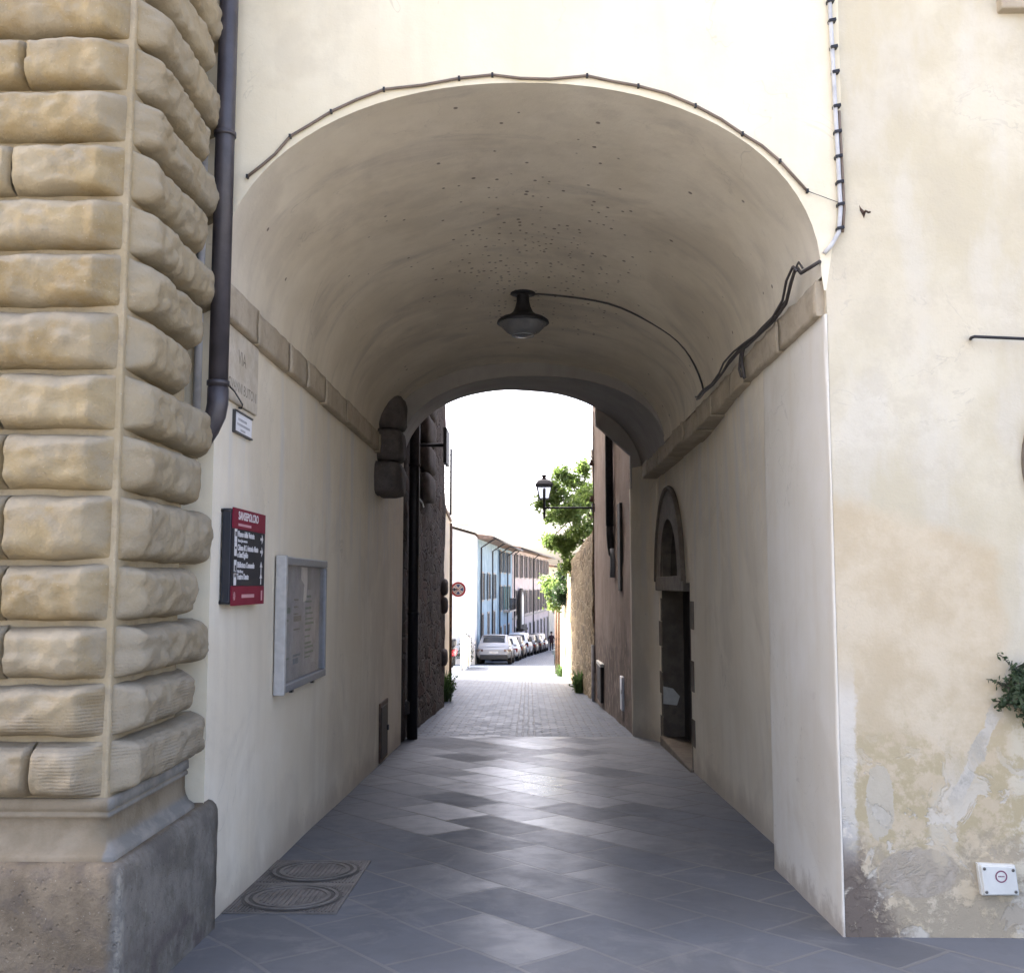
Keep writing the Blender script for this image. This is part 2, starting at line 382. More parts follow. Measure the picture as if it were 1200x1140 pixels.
M['sign_side'] = simple('blue black sign box', (.014, .016, .024), .45, 0, .1)
M['sign_red'] = simple('crimson sign panel', (.22, .020, .040), .65, 0, .12, 6, spec=.12)
M['sign_white'] = simple('sign lettering white', (.72, .70, .69), .5, 0, .03)
M['sign_pink'] = simple('sign lettering pink', (.60, .32, .34), .5, 0, .05)
M['alu'] = simple('brushed aluminium', (.26, .27, .285), .5, .25, .12, 30, .05, 90, .3)
M['alu_pale'] = simple('pale aluminium edge', (.50, .485, .455), .6, .1, .15, 20)
M['paper'] = simple('dull notice paper', (.35, .365, .385), .7, 0, .25, 4)
M['paper2'] = simple('bluish notice paper', (.40, .42, .45), .7, 0, .3, 9)
M['print_blue'] = simple('faded blue print', (.13, .18, .25), .7, 0, .4, 40)
M['print_dark'] = simple('faded dark print', (.13, .12, .11), .7, 0, .4, 40)
M['print_green'] = simple('faded green print', (.12, .19, .16), .7, 0, .4, 40)
M['cast'] = simple('worn cast iron', (.185, .168, .15), .6, .15, .35, 7, .3, 60)
M['cast_dark'] = simple('dirt filled groove', (.10, .092, .083), .8, .1, .3, 12)
M['wood_dark'] = simple('dark old timber', (.035, .027, .021), .7, 0, .5, 5, .4, 30)
M['white_box'] = simple('yellowed white box', (.66, .65, .58), .5, 0, .12, 9)
M['ring_red'] = simple('purple red ring', (.20, .05, .10), .5)
M['screw'] = simple('dull screw', (.15, .14, .12), .5, .5)
M['tyre'] = simple('tyre rubber', (.018, .018, .018), .85)
M['rim'] = simple('alloy rim', (.45, .45, .46), .3, .8)
M['car_black'] = simple('black car trim', (.02, .02, .022), .45)
M['plate'] = simple('number plate', (.7, .7, .68), .4)


def glass(name, col, rough=.05, trans=0, spec=.5):
    t = NT(name); t.set('Base Color', col); t.set('Roughness', rough); t.set('Specular IOR Level', spec)
    if trans: t.set('Transmission Weight', trans)
    return t.m


M['dark_glass'] = glass('dark glass', (.015, .018, .02), .06)
t = NT('dusty display glass'); tr = t.n.new('ShaderNodeBsdfTransparent'); gl = t.n.new('ShaderNodeBsdfGlossy'); gl.inputs['Roughness'].default_value = .16
df = t.n.new('ShaderNodeBsdfDiffuse'); df.inputs[0].default_value = (.36, .375, .39, 1)
fz = t.n.new('ShaderNodeFresnel'); fz.inputs[0].default_value = 1.35
m1_ = t.n.new('ShaderNodeMixShader'); t.l.new(t.ma('MULTIPLY', t.ss(t.noise(2.5, 6, .65), .3, .7), .16), m1_.inputs[0]); t.l.new(tr.outputs[0], m1_.inputs[1]); t.l.new(df.outputs[0], m1_.inputs[2])
m2_ = t.n.new('ShaderNodeMixShader'); t.l.new(t.ma('MULTIPLY', fz.outputs[0], .2), m2_.inputs[0]); t.l.new(m1_.outputs[0], m2_.inputs[1]); t.l.new(gl.outputs[0], m2_.inputs[2]); t.l.new(m2_.outputs[0], t.out.inputs[0])
M['case_glass'] = t.m
M['lamp_glass'] = glass('ribbed lamp glass', (.55, .56, .58), .25, .75)
M['tail_red'] = glass('tail light red', (.22, .012, .012), .2)
M['tail_smoke'] = glass('smoked tail light', (.09, .05, .05), .2)


def paint(name, col, metal=.3):
    t = NT(name); t.set('Base Color', col); t.set('Metallic', metal); t.set('Roughness', .32)
    t.set('Coat Weight', .6); t.set('Coat Roughness', .06)
    return t.m


def leafmat(name, a, b):
    t = NT(name)
    oi = t.n.new('ShaderNodeNewGeometry').outputs['Random Per Island']
    c = t.mix(oi, a, b)
    c = t.mix(t.ma('MULTIPLY', t.ss(t.noise(1.3, 3), .4, .65), .5), c, a)
    t.set('Base Color', c); t.set('Roughness', .55)
    tr = t.n.new('ShaderNodeBsdfTranslucent'); t.l.new(c, tr.inputs[0])
    ms = t.n.new('ShaderNodeMixShader'); ms.inputs[0].default_value = .48
    t.l.new(t.b.outputs[0], ms.inputs[1]); t.l.new(tr.outputs[0], ms.inputs[2]); t.l.new(ms.outputs[0], t.out.inputs[0])
    return t.m


M['leaf_light'] = leafmat('light acacia leaves', (.11, .18, .04), (.21, .29, .085))
M['leaf_dark'] = leafmat('dark ivy leaves', (.018, .042, .016), (.05, .09, .03))
M['leaf_weed'] = leafmat('weed leaves', (.05, .10, .03), (.10, .17, .05))
M['leaf_caper'] = leafmat('caper leaves', (.045, .075, .035), (.11, .15, .075))
M['leaf_grey'] = leafmat('grey green climber leaves', (.06, .08, .05), (.12, .14, .09))
M['bark'] = simple('bark', (.10, .08, .06), .9, 0, .4, 12, .5, 30)
M['skin'] = simple('skin', (.42, .26, .19), .6)
M['clothes'] = simple('dark clothing', (.030, .018, .022), .85, 0, .3, 12)
M['hair'] = simple('dark hair', (.03, .022, .018), .7)
M['roof_tile'] = simple('terracotta roof tiles', (.25, .175, .135), .85, 0, .4, 6, .5, 20)
M['house_white'] = plaster('white house plaster', (.72, .71, .68), (.78, .77, .75), (.62, .61, .58), .2, .4).m
M['house_blue'] = plaster('pale blue grey plaster', (.29, .39, .45), (.38, .49, .55), (.21, .29, .35), .3, .6).m
M['house_grey'] = plaster('grey blue plaster', (.24, .34, .42), (.31, .42, .50), (.17, .25, .32), .3, .6).m
M['house_pink'] = plaster('pale pink plaster', (.55, .46, .44), (.63, .54, .51), (.46, .38, .36), .2, .5).m
M['house_cream'] = plaster('pale cream plaster', (.66, .59, .46), (.72, .66, .53), (.55, .48, .38), .2, .4).m
M['shutter'] = simple('brown grey shutters', (.12, .095, .085), .7)
M['shutter_blue'] = simple('slate blue shutters', (.085, .12, .145), .7)
M['shutter_teal'] = simple('teal shutters', (.03, .14, .15), .6)
M['trim'] = simple('stone window trim', (.42, .38, .33), .8)
M['red_paint'] = simple('red bodywork', (.42, .02, .03), .35)
M['sign_blue'] = simple('road sign blue', (.05, .09, .26), .4, 0, .05)
M['sign_redring'] = simple('road sign red', (.50, .05, .06), .4, 0, .05)


# ------------------------------------------------------------------ mesh helpers
def finish(o, kind=None, label=None, cat=None, group=None):
    if kind: o['kind'] = kind
    if label: o['label'] = label
    if cat: o['category'] = cat
    if group: o['group'] = group
    return o


def link(o, parent=None):
    COL.objects.link(o)
    if parent: o.parent = parent
    return o


def thing(name, loc, label, cat, group=None, rotz=0):
    o = bpy.data.objects.new(name, None); o.empty_display_size = .2
    o.location = loc; o.rotation_euler = (0, 0, rotz)
    link(o)
    return finish(o, None, label, cat, group)


def wloc(p):                 # world offset of a parent chain made of plain translations
    v = Vector((0, 0, 0))
    while p is not None:
        v += Vector(p.location); p = p.parent
    return v


class MB:
    """collects shapes, then links them as ONE mesh object"""
    def __init__(s): s.v = []; s.f = []; s.mi = []; s.sm = []
    def add(s, vs, fs, mi=0, smooth=False):
        b = len(s.v); s.v += [tuple(q) for q in vs]
        for f in fs: s.f.append([b + i for i in f]); s.mi.append(mi); s.sm.append(smooth)
        return s
    def box(s, a, b, mi=0):
        (x0, y0, z0), (x1, y1, z1) = a, b
        vs = [(x0, y0, z0), (x1, y0, z0), (x1, y1, z0), (x0, y1, z0), (x0, y0, z1), (x1, y0, z1), (x1, y1, z1), (x0, y1, z1)]
        return s.add(vs, [(0, 3, 2, 1), (4, 5, 6, 7), (0, 1, 5, 4), (1, 2, 6, 5), (2, 3, 7, 6), (3, 0, 4, 7)], mi)
    def obox(s, c, ax, ay, az, mi=0):   # oriented box: centre and half axes
        c, ax, ay, az = map(Vector, (c, ax, ay, az))
        vs = [c + ax * i + ay * j + az * k for k in (-1, 1) for (i, j) in ((-1, -1), (1, -1), (1, 1), (-1, 1))]
        return s.add(vs, [(0, 3, 2, 1), (4, 5, 6, 7), (0, 1, 5, 4), (1, 2, 6, 5), (2, 3, 7, 6), (3, 0, 4, 7)], mi)
    def tube(s, pts, r, n=8, mi=0, caps=True):
        pts = [Vector(p) for p in pts]; rs = r if isinstance(r, (list, tuple)) else [r] * len(pts)
        up = None; rings = []
        for i, p in enumerate(pts):
            d = (pts[min(i + 1, len(pts) - 1)] - pts[max(i - 1, 0)]).normalized()
            if up is None:
                up = Vector((0, 0, 1)) if abs(d.z) < .9 else Vector((1, 0, 0))
            a = d.cross(up).normalized(); up = a.cross(d).normalized()
            rings.append([p + (a * math.cos(2 * math.pi * k / n) + up * math.sin(2 * math.pi * k / n)) * rs[i] for k in range(n)])
        vs = [v for rg in rings for v in rg]; fs = []
        for i in range(len(pts) - 1):
            for k in range(n):
                fs.append((i * n + k, i * n + (k + 1) % n, (i + 1) * n + (k + 1) % n, (i + 1) * n + k))
        if caps: fs.append(list(range(n))[::-1]); fs.append([(len(pts) - 1) * n + k for k in range(n)])
        return s.add(vs, fs, mi, True)
    def lathe(s, prof, c, axis='z', n=24, mi=0):
        vs = []; fs = []
        for r, h in prof:
            for k in range(n):
                a = 2 * math.pi * k / n; p = (r * math.cos(a), r * math.sin(a), h)
                if axis == 'x': p = (p[2], p[0], p[1])
                if axis == 'y': p = (p[0], -p[2], p[1]) if False else (p[1], p[2], p[0])
                vs.append((c[0] + p[0], c[1] + p[1], c[2] + p[2]))
        for i in range(len(prof) - 1):
            for k in range(n): fs.append((i * n + k, i * n + (k + 1) % n, (i + 1) * n + (k + 1) % n, (i + 1) * n + k))
        return s.add(vs, fs, mi, True)
    def prism(s, poly, fn, d0, d1, mi=0):   # poly in 2-D, fn(u,v,depth) -> point
        n = len(poly); tri = tessellate_polygon([[Vector((u, v, 0)) for u, v in poly]])
        vs = [fn(u, v, d0) for u, v in poly] + [fn(u, v, d1) for u, v in poly]
        fs = [tuple(q) for q in tri] + [tuple(n + i for i in q[::-1]) for q in tri]
        fs += [(i, (i + 1) % n, n + (i + 1) % n, n + i) for i in range(n)]
        return s.add(vs, fs, mi)
    def sheet(s, poly, fn, mi=0):
        tri = tessellate_polygon([[Vector((u, v, 0)) for u, v in poly]])
        return s.add([fn(u, v) for u, v in poly], [tuple(q) for q in tri], mi)
    def grid(s, rows, mi=0, smooth=True):
        n = len(rows[0]); vs = [v for r in rows for v in r]
        fs = [(i * n + k, i * n + k + 1, (i + 1) * n + k + 1, (i + 1) * n + k) for i in range(len(rows) - 1) for k in range(n - 1)]
        return s.add(vs, fs, mi, smooth)
    def build(s, name, mats, parent=None, local=False, recalc=True, bevel=0):
        me = bpy.data.meshes.new(name)
        off = Vector((0, 0, 0)) if local else wloc(parent)
        me.from_pydata([tuple(Vector(q) - off) for q in s.v], [], s.f)
        for m in (mats if isinstance(mats, (list, tuple)) else [mats]): me.materials.append(m)
        for p, mi, sm in zip(me.polygons, s.mi, s.sm): p.material_index = mi; p.use_smooth = sm
        if recalc:
            bm = bmesh.new(); bm.from_mesh(me); bmesh.ops.recalc_face_normals(bm, faces=bm.faces); bm.to_mesh(me); bm.free()
        me.update()
        o = bpy.data.objects.new(name, me); link(o, parent)
        if bevel:
            md = o.modifiers.new('soft_edges', 'BEVEL'); md.width = bevel; md.segments = 2; md.limit_method = 'ANGLE'; md.angle_limit = R(35)
        return o


FONT_CACHE = {}
def text_mesh(s, size, extrude=.001, sx=1.0, bold=0):
    cu = bpy.data.curves.new('letters', 'FONT'); cu.body = s; cu.size = size; cu.extrude = extrude; cu.resolution_u = 3; cu.offset = bold
    ob = bpy.data.objects.new('letters', cu); COL.objects.link(ob)
    dg = bpy.context.evaluated_depsgraph_get(); dg.update()
    me = bpy.data.meshes.new_from_object(ob.evaluated_get(dg))
    bpy.data.objects.remove(ob); bpy.data.curves.remove(cu)
    vs = [(v.co.x * sx, v.co.y, v.co.z) for v in me.vertices]; fs = [tuple(p.vertices) for p in me.polygons]
    bpy.data.meshes.remove(me)
    return vs, fs


def add_text(mb, s, size, o, ux, uy, uz, mi=0, sx=1.0, bold=0, center=False):
    vs, fs = text_mesh(s, size, .0008, sx, bold)
    ux, uy, uz, o = Vector(ux), Vector(uy), Vector(uz), Vector(o)
    if center and vs:
        w = max(v[0] for v in vs) + min(v[0] for v in vs); o = o - ux * (w / 2)
    mb.add([o + ux * a + uy * b + uz * c for a, b, c in vs], fs, mi)


# ------------------------------------------------------------------ ground
def strip(name, x0, x1, ys, dz, mat):
    mb = MB()
    xs = [x0 + (x1 - x0) * i / 8 for i in range(9)]
    mb.grid([[(x, y, gz(y) + dz) for x in xs] for y in ys], 0, False)
    o = mb.build(name, mat); finish(o, 'structure')
    return o


strip('ground', -300, 300, [-60, -20, 0, 15, 30, 45, 58, 76, 95, 130, 200, 600], -.03, M['ground'])
strip('pavement', -12, 12, [-30, -10, 0, 5, 10, 14.9], 0, M['slabs'])
strip('street', -14, 9, [14.9, 20, 25, 30, 44, 58, 76, 95, 112, 130, 160], 0, M['setts'])

# ------------------------------------------------------------------ archway building
F = 5.5                               # street front plane
def arch_pts(y):                      # vault section at depth y
    k = (y - F) / 6.5
    cx, a, sp = -.05 + .01 * k, 1.66, 3.28
    top = 4.40 - .17 * k
    return [(cx + a * math.copysign(abs(math.cos(q)) ** .94, math.cos(q)), sp + (top - sp) * math.sin(q) ** .94) for q in [math.pi * (1 - i / 40) for i in range(41)]]


arch = thing('archway_building', (0, F, gz(F)), 'cream plastered building with a vaulted carriage passage running through it', 'building')
seam = [(1.632, 3.2), (1.70, 3.6), (1.745, 4.3), (1.75, 10.2)]
a0 = arch_pts(F)
out = [(-3.4, -.6), (-1.71, -.6)] + a0 + [(1.62, 3.2)] + seam + [(-3.4, 10.2)]
mb = MB(); mb.sheet(out, lambda u, v: (u, F, v)); mb.build('facade', M['facade'], arch)
# vault: bumpy lime plaster
rows = []
for i in range(34):
    y = F + (12.05 - F) * i / 33
    row = []
    for (x, z) in arch_pts(y):
        d = .014 * noise.noise(Vector((x * 1.3, y * .9, z * 1.3))) if i else 0
        row.append((x * (1 + d), y, z + d))
    rows.append(row)
mb = MB(); mb.grid(rows); mb.build('vault', M['vault'], arch)
# left passage wall
WL, WR = -1.71, 1.80
rows = []
for i in range(60):
    y = F + (13.95 - F) * i / 59
    rows.append([(WL + .010 * noise.noise(Vector((0, y * .8, z * .9))), y, z) for z in [-.7 + 4.0 * k / 24 for k in range(25)]])
mb = MB(); mb.grid(rows); mb.build('passage_wall', M['wall'], arch)
# right passage wall with the doorway cut out
DC, DZ = 13.05, 1.62                  # centre of the lunette
door = [(11.5, -.75), (11.5, DZ), (DC - .78, DZ)] + [(DC - .78 * math.cos(q), DZ + .10 + .72 * math.sin(q)) for q in [math.pi * i / 16 for i in range(17)]] + [(DC + .78, DZ), (13.9, DZ), (13.9, -.75)]
poly = [(10.8, -.75)] + door + [(14.55, -.75), (14.55, 3.4), (10.8, 3.4)]
mb = MB(); mb.sheet(poly, lambda u, v: (WR, u, v))
rows = []
for i in range(40):
    y = 6.95 + 3.85 * i / 39; k = (10.8 - y) / 3.85; k = k * k * (3 - 2 * k)
    rows.append([(WR - .05 * k * max(0, z + .4) + .006 * min(1, 4 * (1 - i / 39)) * noise.noise(Vector((2, y * .8, z * .9))), y, z) for z in [-.75 + 4.15 * q / 24 for q in range(25)]])
mb.grid(rows); wr = mb.build('passage_wall', M['wall'], arch)
# doorway
dw = MB()
n = len(door)
dw.add([(WR, u, v) for u, v in door] + [(WR + .34, u, v) for u, v in door], [(i, i + 1, n + i + 1, n + i) for i in range(n - 1)], 0)
ring = [(DC - 1.2 * math.cos(q), DZ + .08 + 1.14 * math.sin(q)) for q in [math.pi * i / 28 for i in range(29)]]
inn = [(DC - .79 * math.cos(q), DZ + .08 + .73 * math.sin(q)) for q in [math.pi * i / 28 for i in range(29)]]
dw.prism(ring + inn[::-1], lambda u, v, d: (d, u, v), WR - .03, WR + .02)
ring2 = [(DC - 1.24 * math.cos(q), DZ + .02 + 1.18 * math.sin(q)) for q in [math.pi * i / 28 for i in range(29)]]
for a, b in zip(ring2, ring2[1:]):
    pass
dw.tube([(WR - .025, u, v) for u, v in ring2], .035, 6)
dframe = dw.build('doorway', M['door_stone'], arch)
mb = MB(); mb.box((WR - .035, DC - 1.28, DZ - .1), (WR + .32, DC + 1.28, DZ + .085)); mb.build('lintel', M['door_stone'], dframe, bevel=.012)
ja, jb_ = MB(), MB()
zz = gz(12.7); k = 0
while zz < DZ - .35:
    hgt = rnd.uniform(.28, .40); w = (.30, .13)[k % 2] + rnd.uniform(-.03, .03)
    ja.box((WR - .006, 13.904, zz), (WR + .1, 13.9 + w, min(zz + hgt, DZ - .11)))
    w = (.05, .24)[k % 2] + rnd.uniform(-.03, .03)
    jb_.box((WR - .006, 11.5 - w, zz), (WR + .1, 11.496, min(zz + hgt, DZ - .11)))
    zz += hgt + .006; k += 1
ja.build('toothed_jamb', M['door_stone'], dframe); jb_.build('toothed_jamb', M['door_stone'], dframe)
mb = MB()
for i in range(8):
    y0 = 11.5 + 2.4 * i / 8
    mb.box((WR + .28, y0 + .006, -.6), (WR + .335 + .004 * (i % 2), y0 + .294, DZ - .1))
mb.build('door_leaf', M['wood_dark'], dframe)
mb = MB(); mb.box((WR + .11, DC - .775, DZ + .08), (WR + .13, DC + .78, DZ + .805)); mb.build('lunette_pane', M['dark_glass'], dframe)
mb = MB(); mb.box((WR - .04, 11.4, gz(12.7) - .1), (WR + .33, 13.98, gz(12.7) + .07)); mb.build('threshold', M['door_stone'], dframe, bevel=.015)
# pale patch of old paint left on the far reveal
mb = MB(); mb.prism([(1.80, .02), (1.98, .0), (2.02, .12), (1.93, .22), (1.80, .25)], lambda u, v, d: (u, d, v), 13.895, 13.902); mb.build('paint_patch', M['white_box'], dframe)
# pilaster of new plaster at the mouth
mb = MB()
pl = [(1.62, F), (1.631, F), (1.631, F + .362), (1.83, F + .362), (1.83, 7.0), (1.62, 7.0)]
mb.prism([(1.631, F + .01), (1.631, F + .362), (1.83, F + .362), (1.83, 6.995), (1.66, 6.995), (1.626, F + .02)], lambda u, v, d: (u, v, d), -.5, 3.06)
rows = []
for k in range(90):
    z = -.5 + 3.57 * k / 89; row = [(1.634, F - .0, z)]
    def pn_(y, amp=1): return 1.62 + amp * (.006 * noise.noise(Vector((y * 2.2, z * 1.6, 4))) + .0025 * noise.noise(Vector((y * 9, z * 9, 2))))
    ch = max(0, noise.noise(Vector((0, z * 3.3, 8))) - .25) * .03 + max(0, noise.noise(Vector((3, z * 14, 8))) - .3) * .016
    row += [(1.628 + ch * .3, F - .0, z), (1.6225 + ch * .6, F + .003 + ch * .5, z), (pn_(F + .01) + .0008, F + .009 + ch, z)]
    row += [(pn_(F + .03 + 1.46 * q / 40), F + .03 + 1.455 * q / 40, z) for q in range(41)] + [(1.625, 6.996, z), (1.64, 7.0, z), (1.83, 7.0, z)]
    rows.append(row)
mb.grid(rows); mb.build('pilaster', M['pilaster'], arch)
# imposts
def impost(xa, xb, y0, y1, zb, zt, seed, raggedness):
    r = random.Random(seed); mb = MB(); y = y0
    while y < y1 - .05:
        L = min(r.uniform(.55, 1.05), y1 - y); dz = r.uniform(-.01, .01); dx = r.uniform(-.012, .012)
        ny, nzv = max(2, int(L / .07)), 6
        rows = []
        sgn = 1 if xb > xa else -1
        for i in range(ny + 1):
            yy = y + .006 + (L - .012) * i / ny
            row = []
            for q in range(nzv + 5):
                if q < 2: x, z = xa + (xb - xa) * q, zb
                elif q <= nzv + 1: x, z = xb, zb + (zt - zb) * (q - 1) / nzv
                else: x, z = xb + (xa - xb) * (q - nzv - 1) / 3, zt
                nn = noise.noise(Vector((yy * 7, z * 9, seed))) * raggedness
                row.append((x + (nn + dx) * sgn if q else x, yy, z + dz + (nn * .6 if 0 < q < nzv + 3 else 0)))
            rows.append(row)
        b = len(mb.v); mb.grid(rows)
        k = len(rows[0])
        mb.f.append([b + q for q in range(k)]); mb.mi.append(0); mb.sm.append(False)
        mb.f.append([b + ny * k + q for q in range(k)]); mb.mi.append(0); mb.sm.append(False)
        y += L
    return mb


impost(WL - .02, -1.655, F + .0, 11.35, 3.075, 3.275, 3, .008).build('impost', M['impost'], arch)
impost(WR + .02, 1.592, F + .03, 14.3, 3.065, 3.26, 5, .016).build('impost', M['impost'], arch)
# back arch: rib, soffit, end wall
def backy(x): return 14.43 + .31 * x
rib = []
for i in range(41):
    q = math.pi * (1 - i / 40)
    rib.append((.06 + 1.57 * math.copysign(abs(math.cos(q)) ** .9, math.cos(q)), 3.15 + .92 * math.sin(q) ** .9))
back = []
for i in range(41):
    q = math.pi * (1 - i / 40)
    back.append((-.02 + 1.70 * math.copysign(abs(math.cos(q)) ** .92, math.cos(q)), 3.12 + 1.24 * math.sin(q) ** .92))
vl = arch_pts(12.0)
mb = MB()
mb.grid([[(x, 12.0, z + .02) for x, z in vl], [(x, 12.0, z) for x, z in rib]], 0, False)
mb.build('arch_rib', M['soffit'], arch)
rows = []
for j in range(9):
    k = j / 8
    rows.append([(rx + (bx - rx) * k, 12.0 + (backy(bx) - 12.0) * k, rz + (bz - rz) * k + .012 * noise.noise(Vector((rx * 2, j * .7, rz * 2)))) for (rx, rz), (bx, bz) in zip(rib, back)])
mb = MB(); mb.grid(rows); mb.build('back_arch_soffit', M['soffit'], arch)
out = [(-3.4, -1.2), (-1.72, -1.2)] + back + [(1.68, -1.2), (1.75, -1.2), (1.75, 10.2), (-3.4, 10.2)]
mb = MB(); mb.sheet(out, lambda u, v: (u, backy(u), v)); mb.build('rear_wall', M['pink_plaster'], arch)
# soft splayed jamb on the right of the rear mouth
mb = MB(); jp = [(1.795, 14.25), (1.70, 14.55), (1.50, 15.0), (1.50, 15.12), (2.3, 15.12), (2.3, 14.25)]
mb.prism(jp, lambda u, v, d: (u, v, d), -1.0, 3.3); mb.build('rear_jamb', M['wall'], arch)
mb = MB(); mb.prism([(1.0, 3.95), (1.5, 3.5), (1.5, 3.0), (2.3, 3.0), (2.3, 5), (1.0, 5)], lambda u, v, d: (u, d, v), 14.95, 15.1)
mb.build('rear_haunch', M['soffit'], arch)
# left corbel: three cushion stones
def cushion(mb, c, hx, hy, hz, seed, mi=0, k=3.2, amp=.02, n=14):
    vs = []; fs = []
    for i in range(n + 1):
        th = math.pi * i / n
        for j in range(2 * n):
            ph = math.pi * j / n
            d = Vector((math.sin(th) * math.cos(ph), math.sin(th) * math.sin(ph), math.cos(th)))
            s = (abs(d.x) ** k + abs(d.y) ** k + abs(d.z) ** k) ** (-1 / k)
            p = d * s; nn = 1 + amp * noise.noise(p * 2.2 + Vector((seed, 0, 0))) * 2
            vs.append((c[0] + p.x * hx * nn, c[1] + p.y * hy * nn, c[2] + p.z * hz * nn))
    for i in range(n):
        for j in range(2 * n): fs.append((i * 2 * n + j, i * 2 * n + (j + 1) % (2 * n), (i + 1) * 2 * n + (j + 1) % (2 * n), (i + 1) * 2 * n + j))
    mb.add(vs, fs, mi, True)


for i, (zc, hz, hy) in enumerate(((2.80, .19, .42), (3.19, .19, .30), (3.58, .20, .30))):
    mb = MB(); cushion(mb, (-1.66, 11.72 + .05 * i, zc), .23, hy, hz, i * 3.1, 0, 5.5, .035); mb.build('corbel_stone', M['dark_stone'], arch)
# roof and upper body
mb = MB(); mb.box((-3.4, F - .45, 10.2), (1.95, 15.4, 10.45)); mb.build('roof', M['roof_tile'], arch)
mb = MB(); mb.add([(-3.4, F, -.6), (-3.4, 13.3, -.6), (-3.4, 13.3, 10.2), (-3.4, F, 10.2)], [(0, 1, 2, 3)]); mb.build('party_wall', M['facade'], arch)
# rusty vent hatch in a shallow niche
vt = thing('vent_hatch', (WL, 12.18, -.46), 'small dark rusty hatch low in the cream passage wall near its far end', 'hatch')
mb = MB(); mb.box((WL - .02, 11.88, -.43), (WL + .018, 12.52, .24)); mb.build('frame', M['rust'], vt)
mb = MB(); mb.box((WL + .004, 11.94, -.39), (WL + .026, 12.46, .19)); mb.build('panel', M['wood_dark'], vt, bevel=.004)
mb = MB(); mb.box((WL + .02, 12.38, -.12), (WL + .045, 12.42, -.06)); mb.build('latch', M['iron'], vt)

# ------------------------------------------------------------------ weathered house on the right
ho = thing('plaster_house', (4, F, gz(F)), 'house front of stained ochre plaster peeling at its damp foot, carrying a small white box', 'house')
mb = MB(); pl = [(1.632, -.6), (9.5, -.6), (9.5, 10.2)] + seam[::-1]
mb.prism(pl, lambda u, v, d: (u, d, v), F, F + .36)
mb.box((2.75, F + .37, -.8), (9.5, 15.0, 10.2)); mb.build('wall', M['weathered'], ho)
mb = MB(); mb.box((1.96, F - .45, 10.2), (9.9, 15.4, 10.45)); mb.build('roof', M['roof_tile'], ho)
mb = MB(); mb.box((2.63, F - .06, 4.78), (3.9, F + .02, 4.88)); sl = mb.build('window_sill', M['impost'], ho, bevel=.01)

# ------------------------------------------------------------------ rusticated palace on the left
AX, AY = -1.78, 4.40
pa = thing('stone_palace', (-3.2, 5.2, gz(4.4)), 'palace corner of bulging golden sandstone blocks on a worn moulded plinth', 'palace')
mb = MB(); mb.box((-7.5, AY, .4), (AX, 5.22, 13.0)); mb.box((-7.5, 5.22, -.3), (-3.41, 13.3, 13.0)); mb.build('wall', M['joint'], pa, bevel=.012)
mb = MB(); mb.box((-8.0, AY - .7, 13.0), (-1.2, 13.3, 13.4)); mb.build('roof', M['roof_tile'], pa)
zr = [.70, .949, 1.187, 1.434, 1.695, 1.999, 2.263, 2.53, 2.808, 3.066, 3.312, 3.561, 3.805, 4.048, 4.293, 4.54, 4.785, 5.03, 5.275, 5.52]


def block(mb, u0, u1, z0, z1, fn, seed, prot=.105, end0=.07, end1=.07, round1=False):
    """one cushion block: u along the face, fn(u, z, out)"""
    nu = max(6, int((u1 - u0) / .016)); nz_ = 22
    H = z1 - z0; rows = []
    for i in range(nu + 1):
        row = []
        for j in range(nz_ + 1):
            u = u0 + (u1 - u0) * i / nu; v = j / nz_
            # spacing tighter at the rims
            v = .5 - .5 * math.cos(math.pi * v); z = z0 + .012 + (H - .024) * v
            du0 = (u - u0); du1 = (u1 - u)
            e0 = min(1, du0 / end0); e1 = min(1, du1 / end1)
            if end0 < .03: e0 = .45 + .55 * e0
            if end1 < .03: e1 = .45 + .55 * e1
            if round1: e1 = math.sqrt(max(0, 1 - (1 - e1) ** 2))
            t = abs(2 * v - 1)
            cz = (1 - t ** 5.5) ** .72
            q = prot * min(cz, 1) * min(1, e0 ** .85 if e0 < 1 else 1) * e1
            w = .55 + .45 * cz
            nn = noise.noise(Vector((u * 5, z * 7, seed))) * .017 + noise.noise(Vector((u * 15, z * 17, seed + 5))) * .015 + noise.noise(Vector((u * 2, z * 3, seed + 9))) * .010 + noise.noise(Vector((u * 34, z * 36, seed + 7))) * .008
            nn += -.012 * max(0, noise.noise(Vector((u * 7, z * 24, seed + 2))))
            q = max(0, q + nn * w * min(1, q / .03))
            row.append(fn(u, z + .012 * noise.noise(Vector((u * 6, v * 2, seed + 31))) * (1 if 0 < j < nz_ else .5), q - .004))
        rows.append(row)
    mb.grid(rows)


mbf = MB()
rr = random.Random(11)
for i in range(len(zr) - 1):
    z0, z1 = zr[i], zr[i + 1]
    first = [.30, .78, .44, .455, .46, .475, .51, .9, .74, .9, .50, .9, .46, .9, .5, .7, .6, .8, .6][i]
    cuts = [0.022, first]
    while cuts[-1] < 3.2: cuts.append(cuts[-1] + rr.uniform(.6, 1.1))
    for a, b in zip(cuts, cuts[1:]):
        fr = a < .05
        block(mbf, a + (0 if fr else .003), b - .003, z0, z1, lambda u, z, o: (AX - u, AY - o, z), i * 7.3 + a * 3, .112, .085 if fr else .014, .014)
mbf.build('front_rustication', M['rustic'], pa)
mbs = MB()
for i in range(len(zr) - 1):
    z0, z1 = zr[i], zr[i + 1]
    long_ = (i % 2 == 0) if i < 8 else (i % 2 == 1)
    if i == 7: end = .66
    else: end = 1.07 if long_ else .86
    end += rr.uniform(-.015, .015)
    if long_:
        mid = rr.uniform(.45, .6)
    block(mbs, .022, end, z0, z1, lambda u, z, o: (AX + o, AY + u, z), 100 + i * 5.1, .108, .085, .09, True)
mbs.build('side_rustication', M['rustic'], pa)
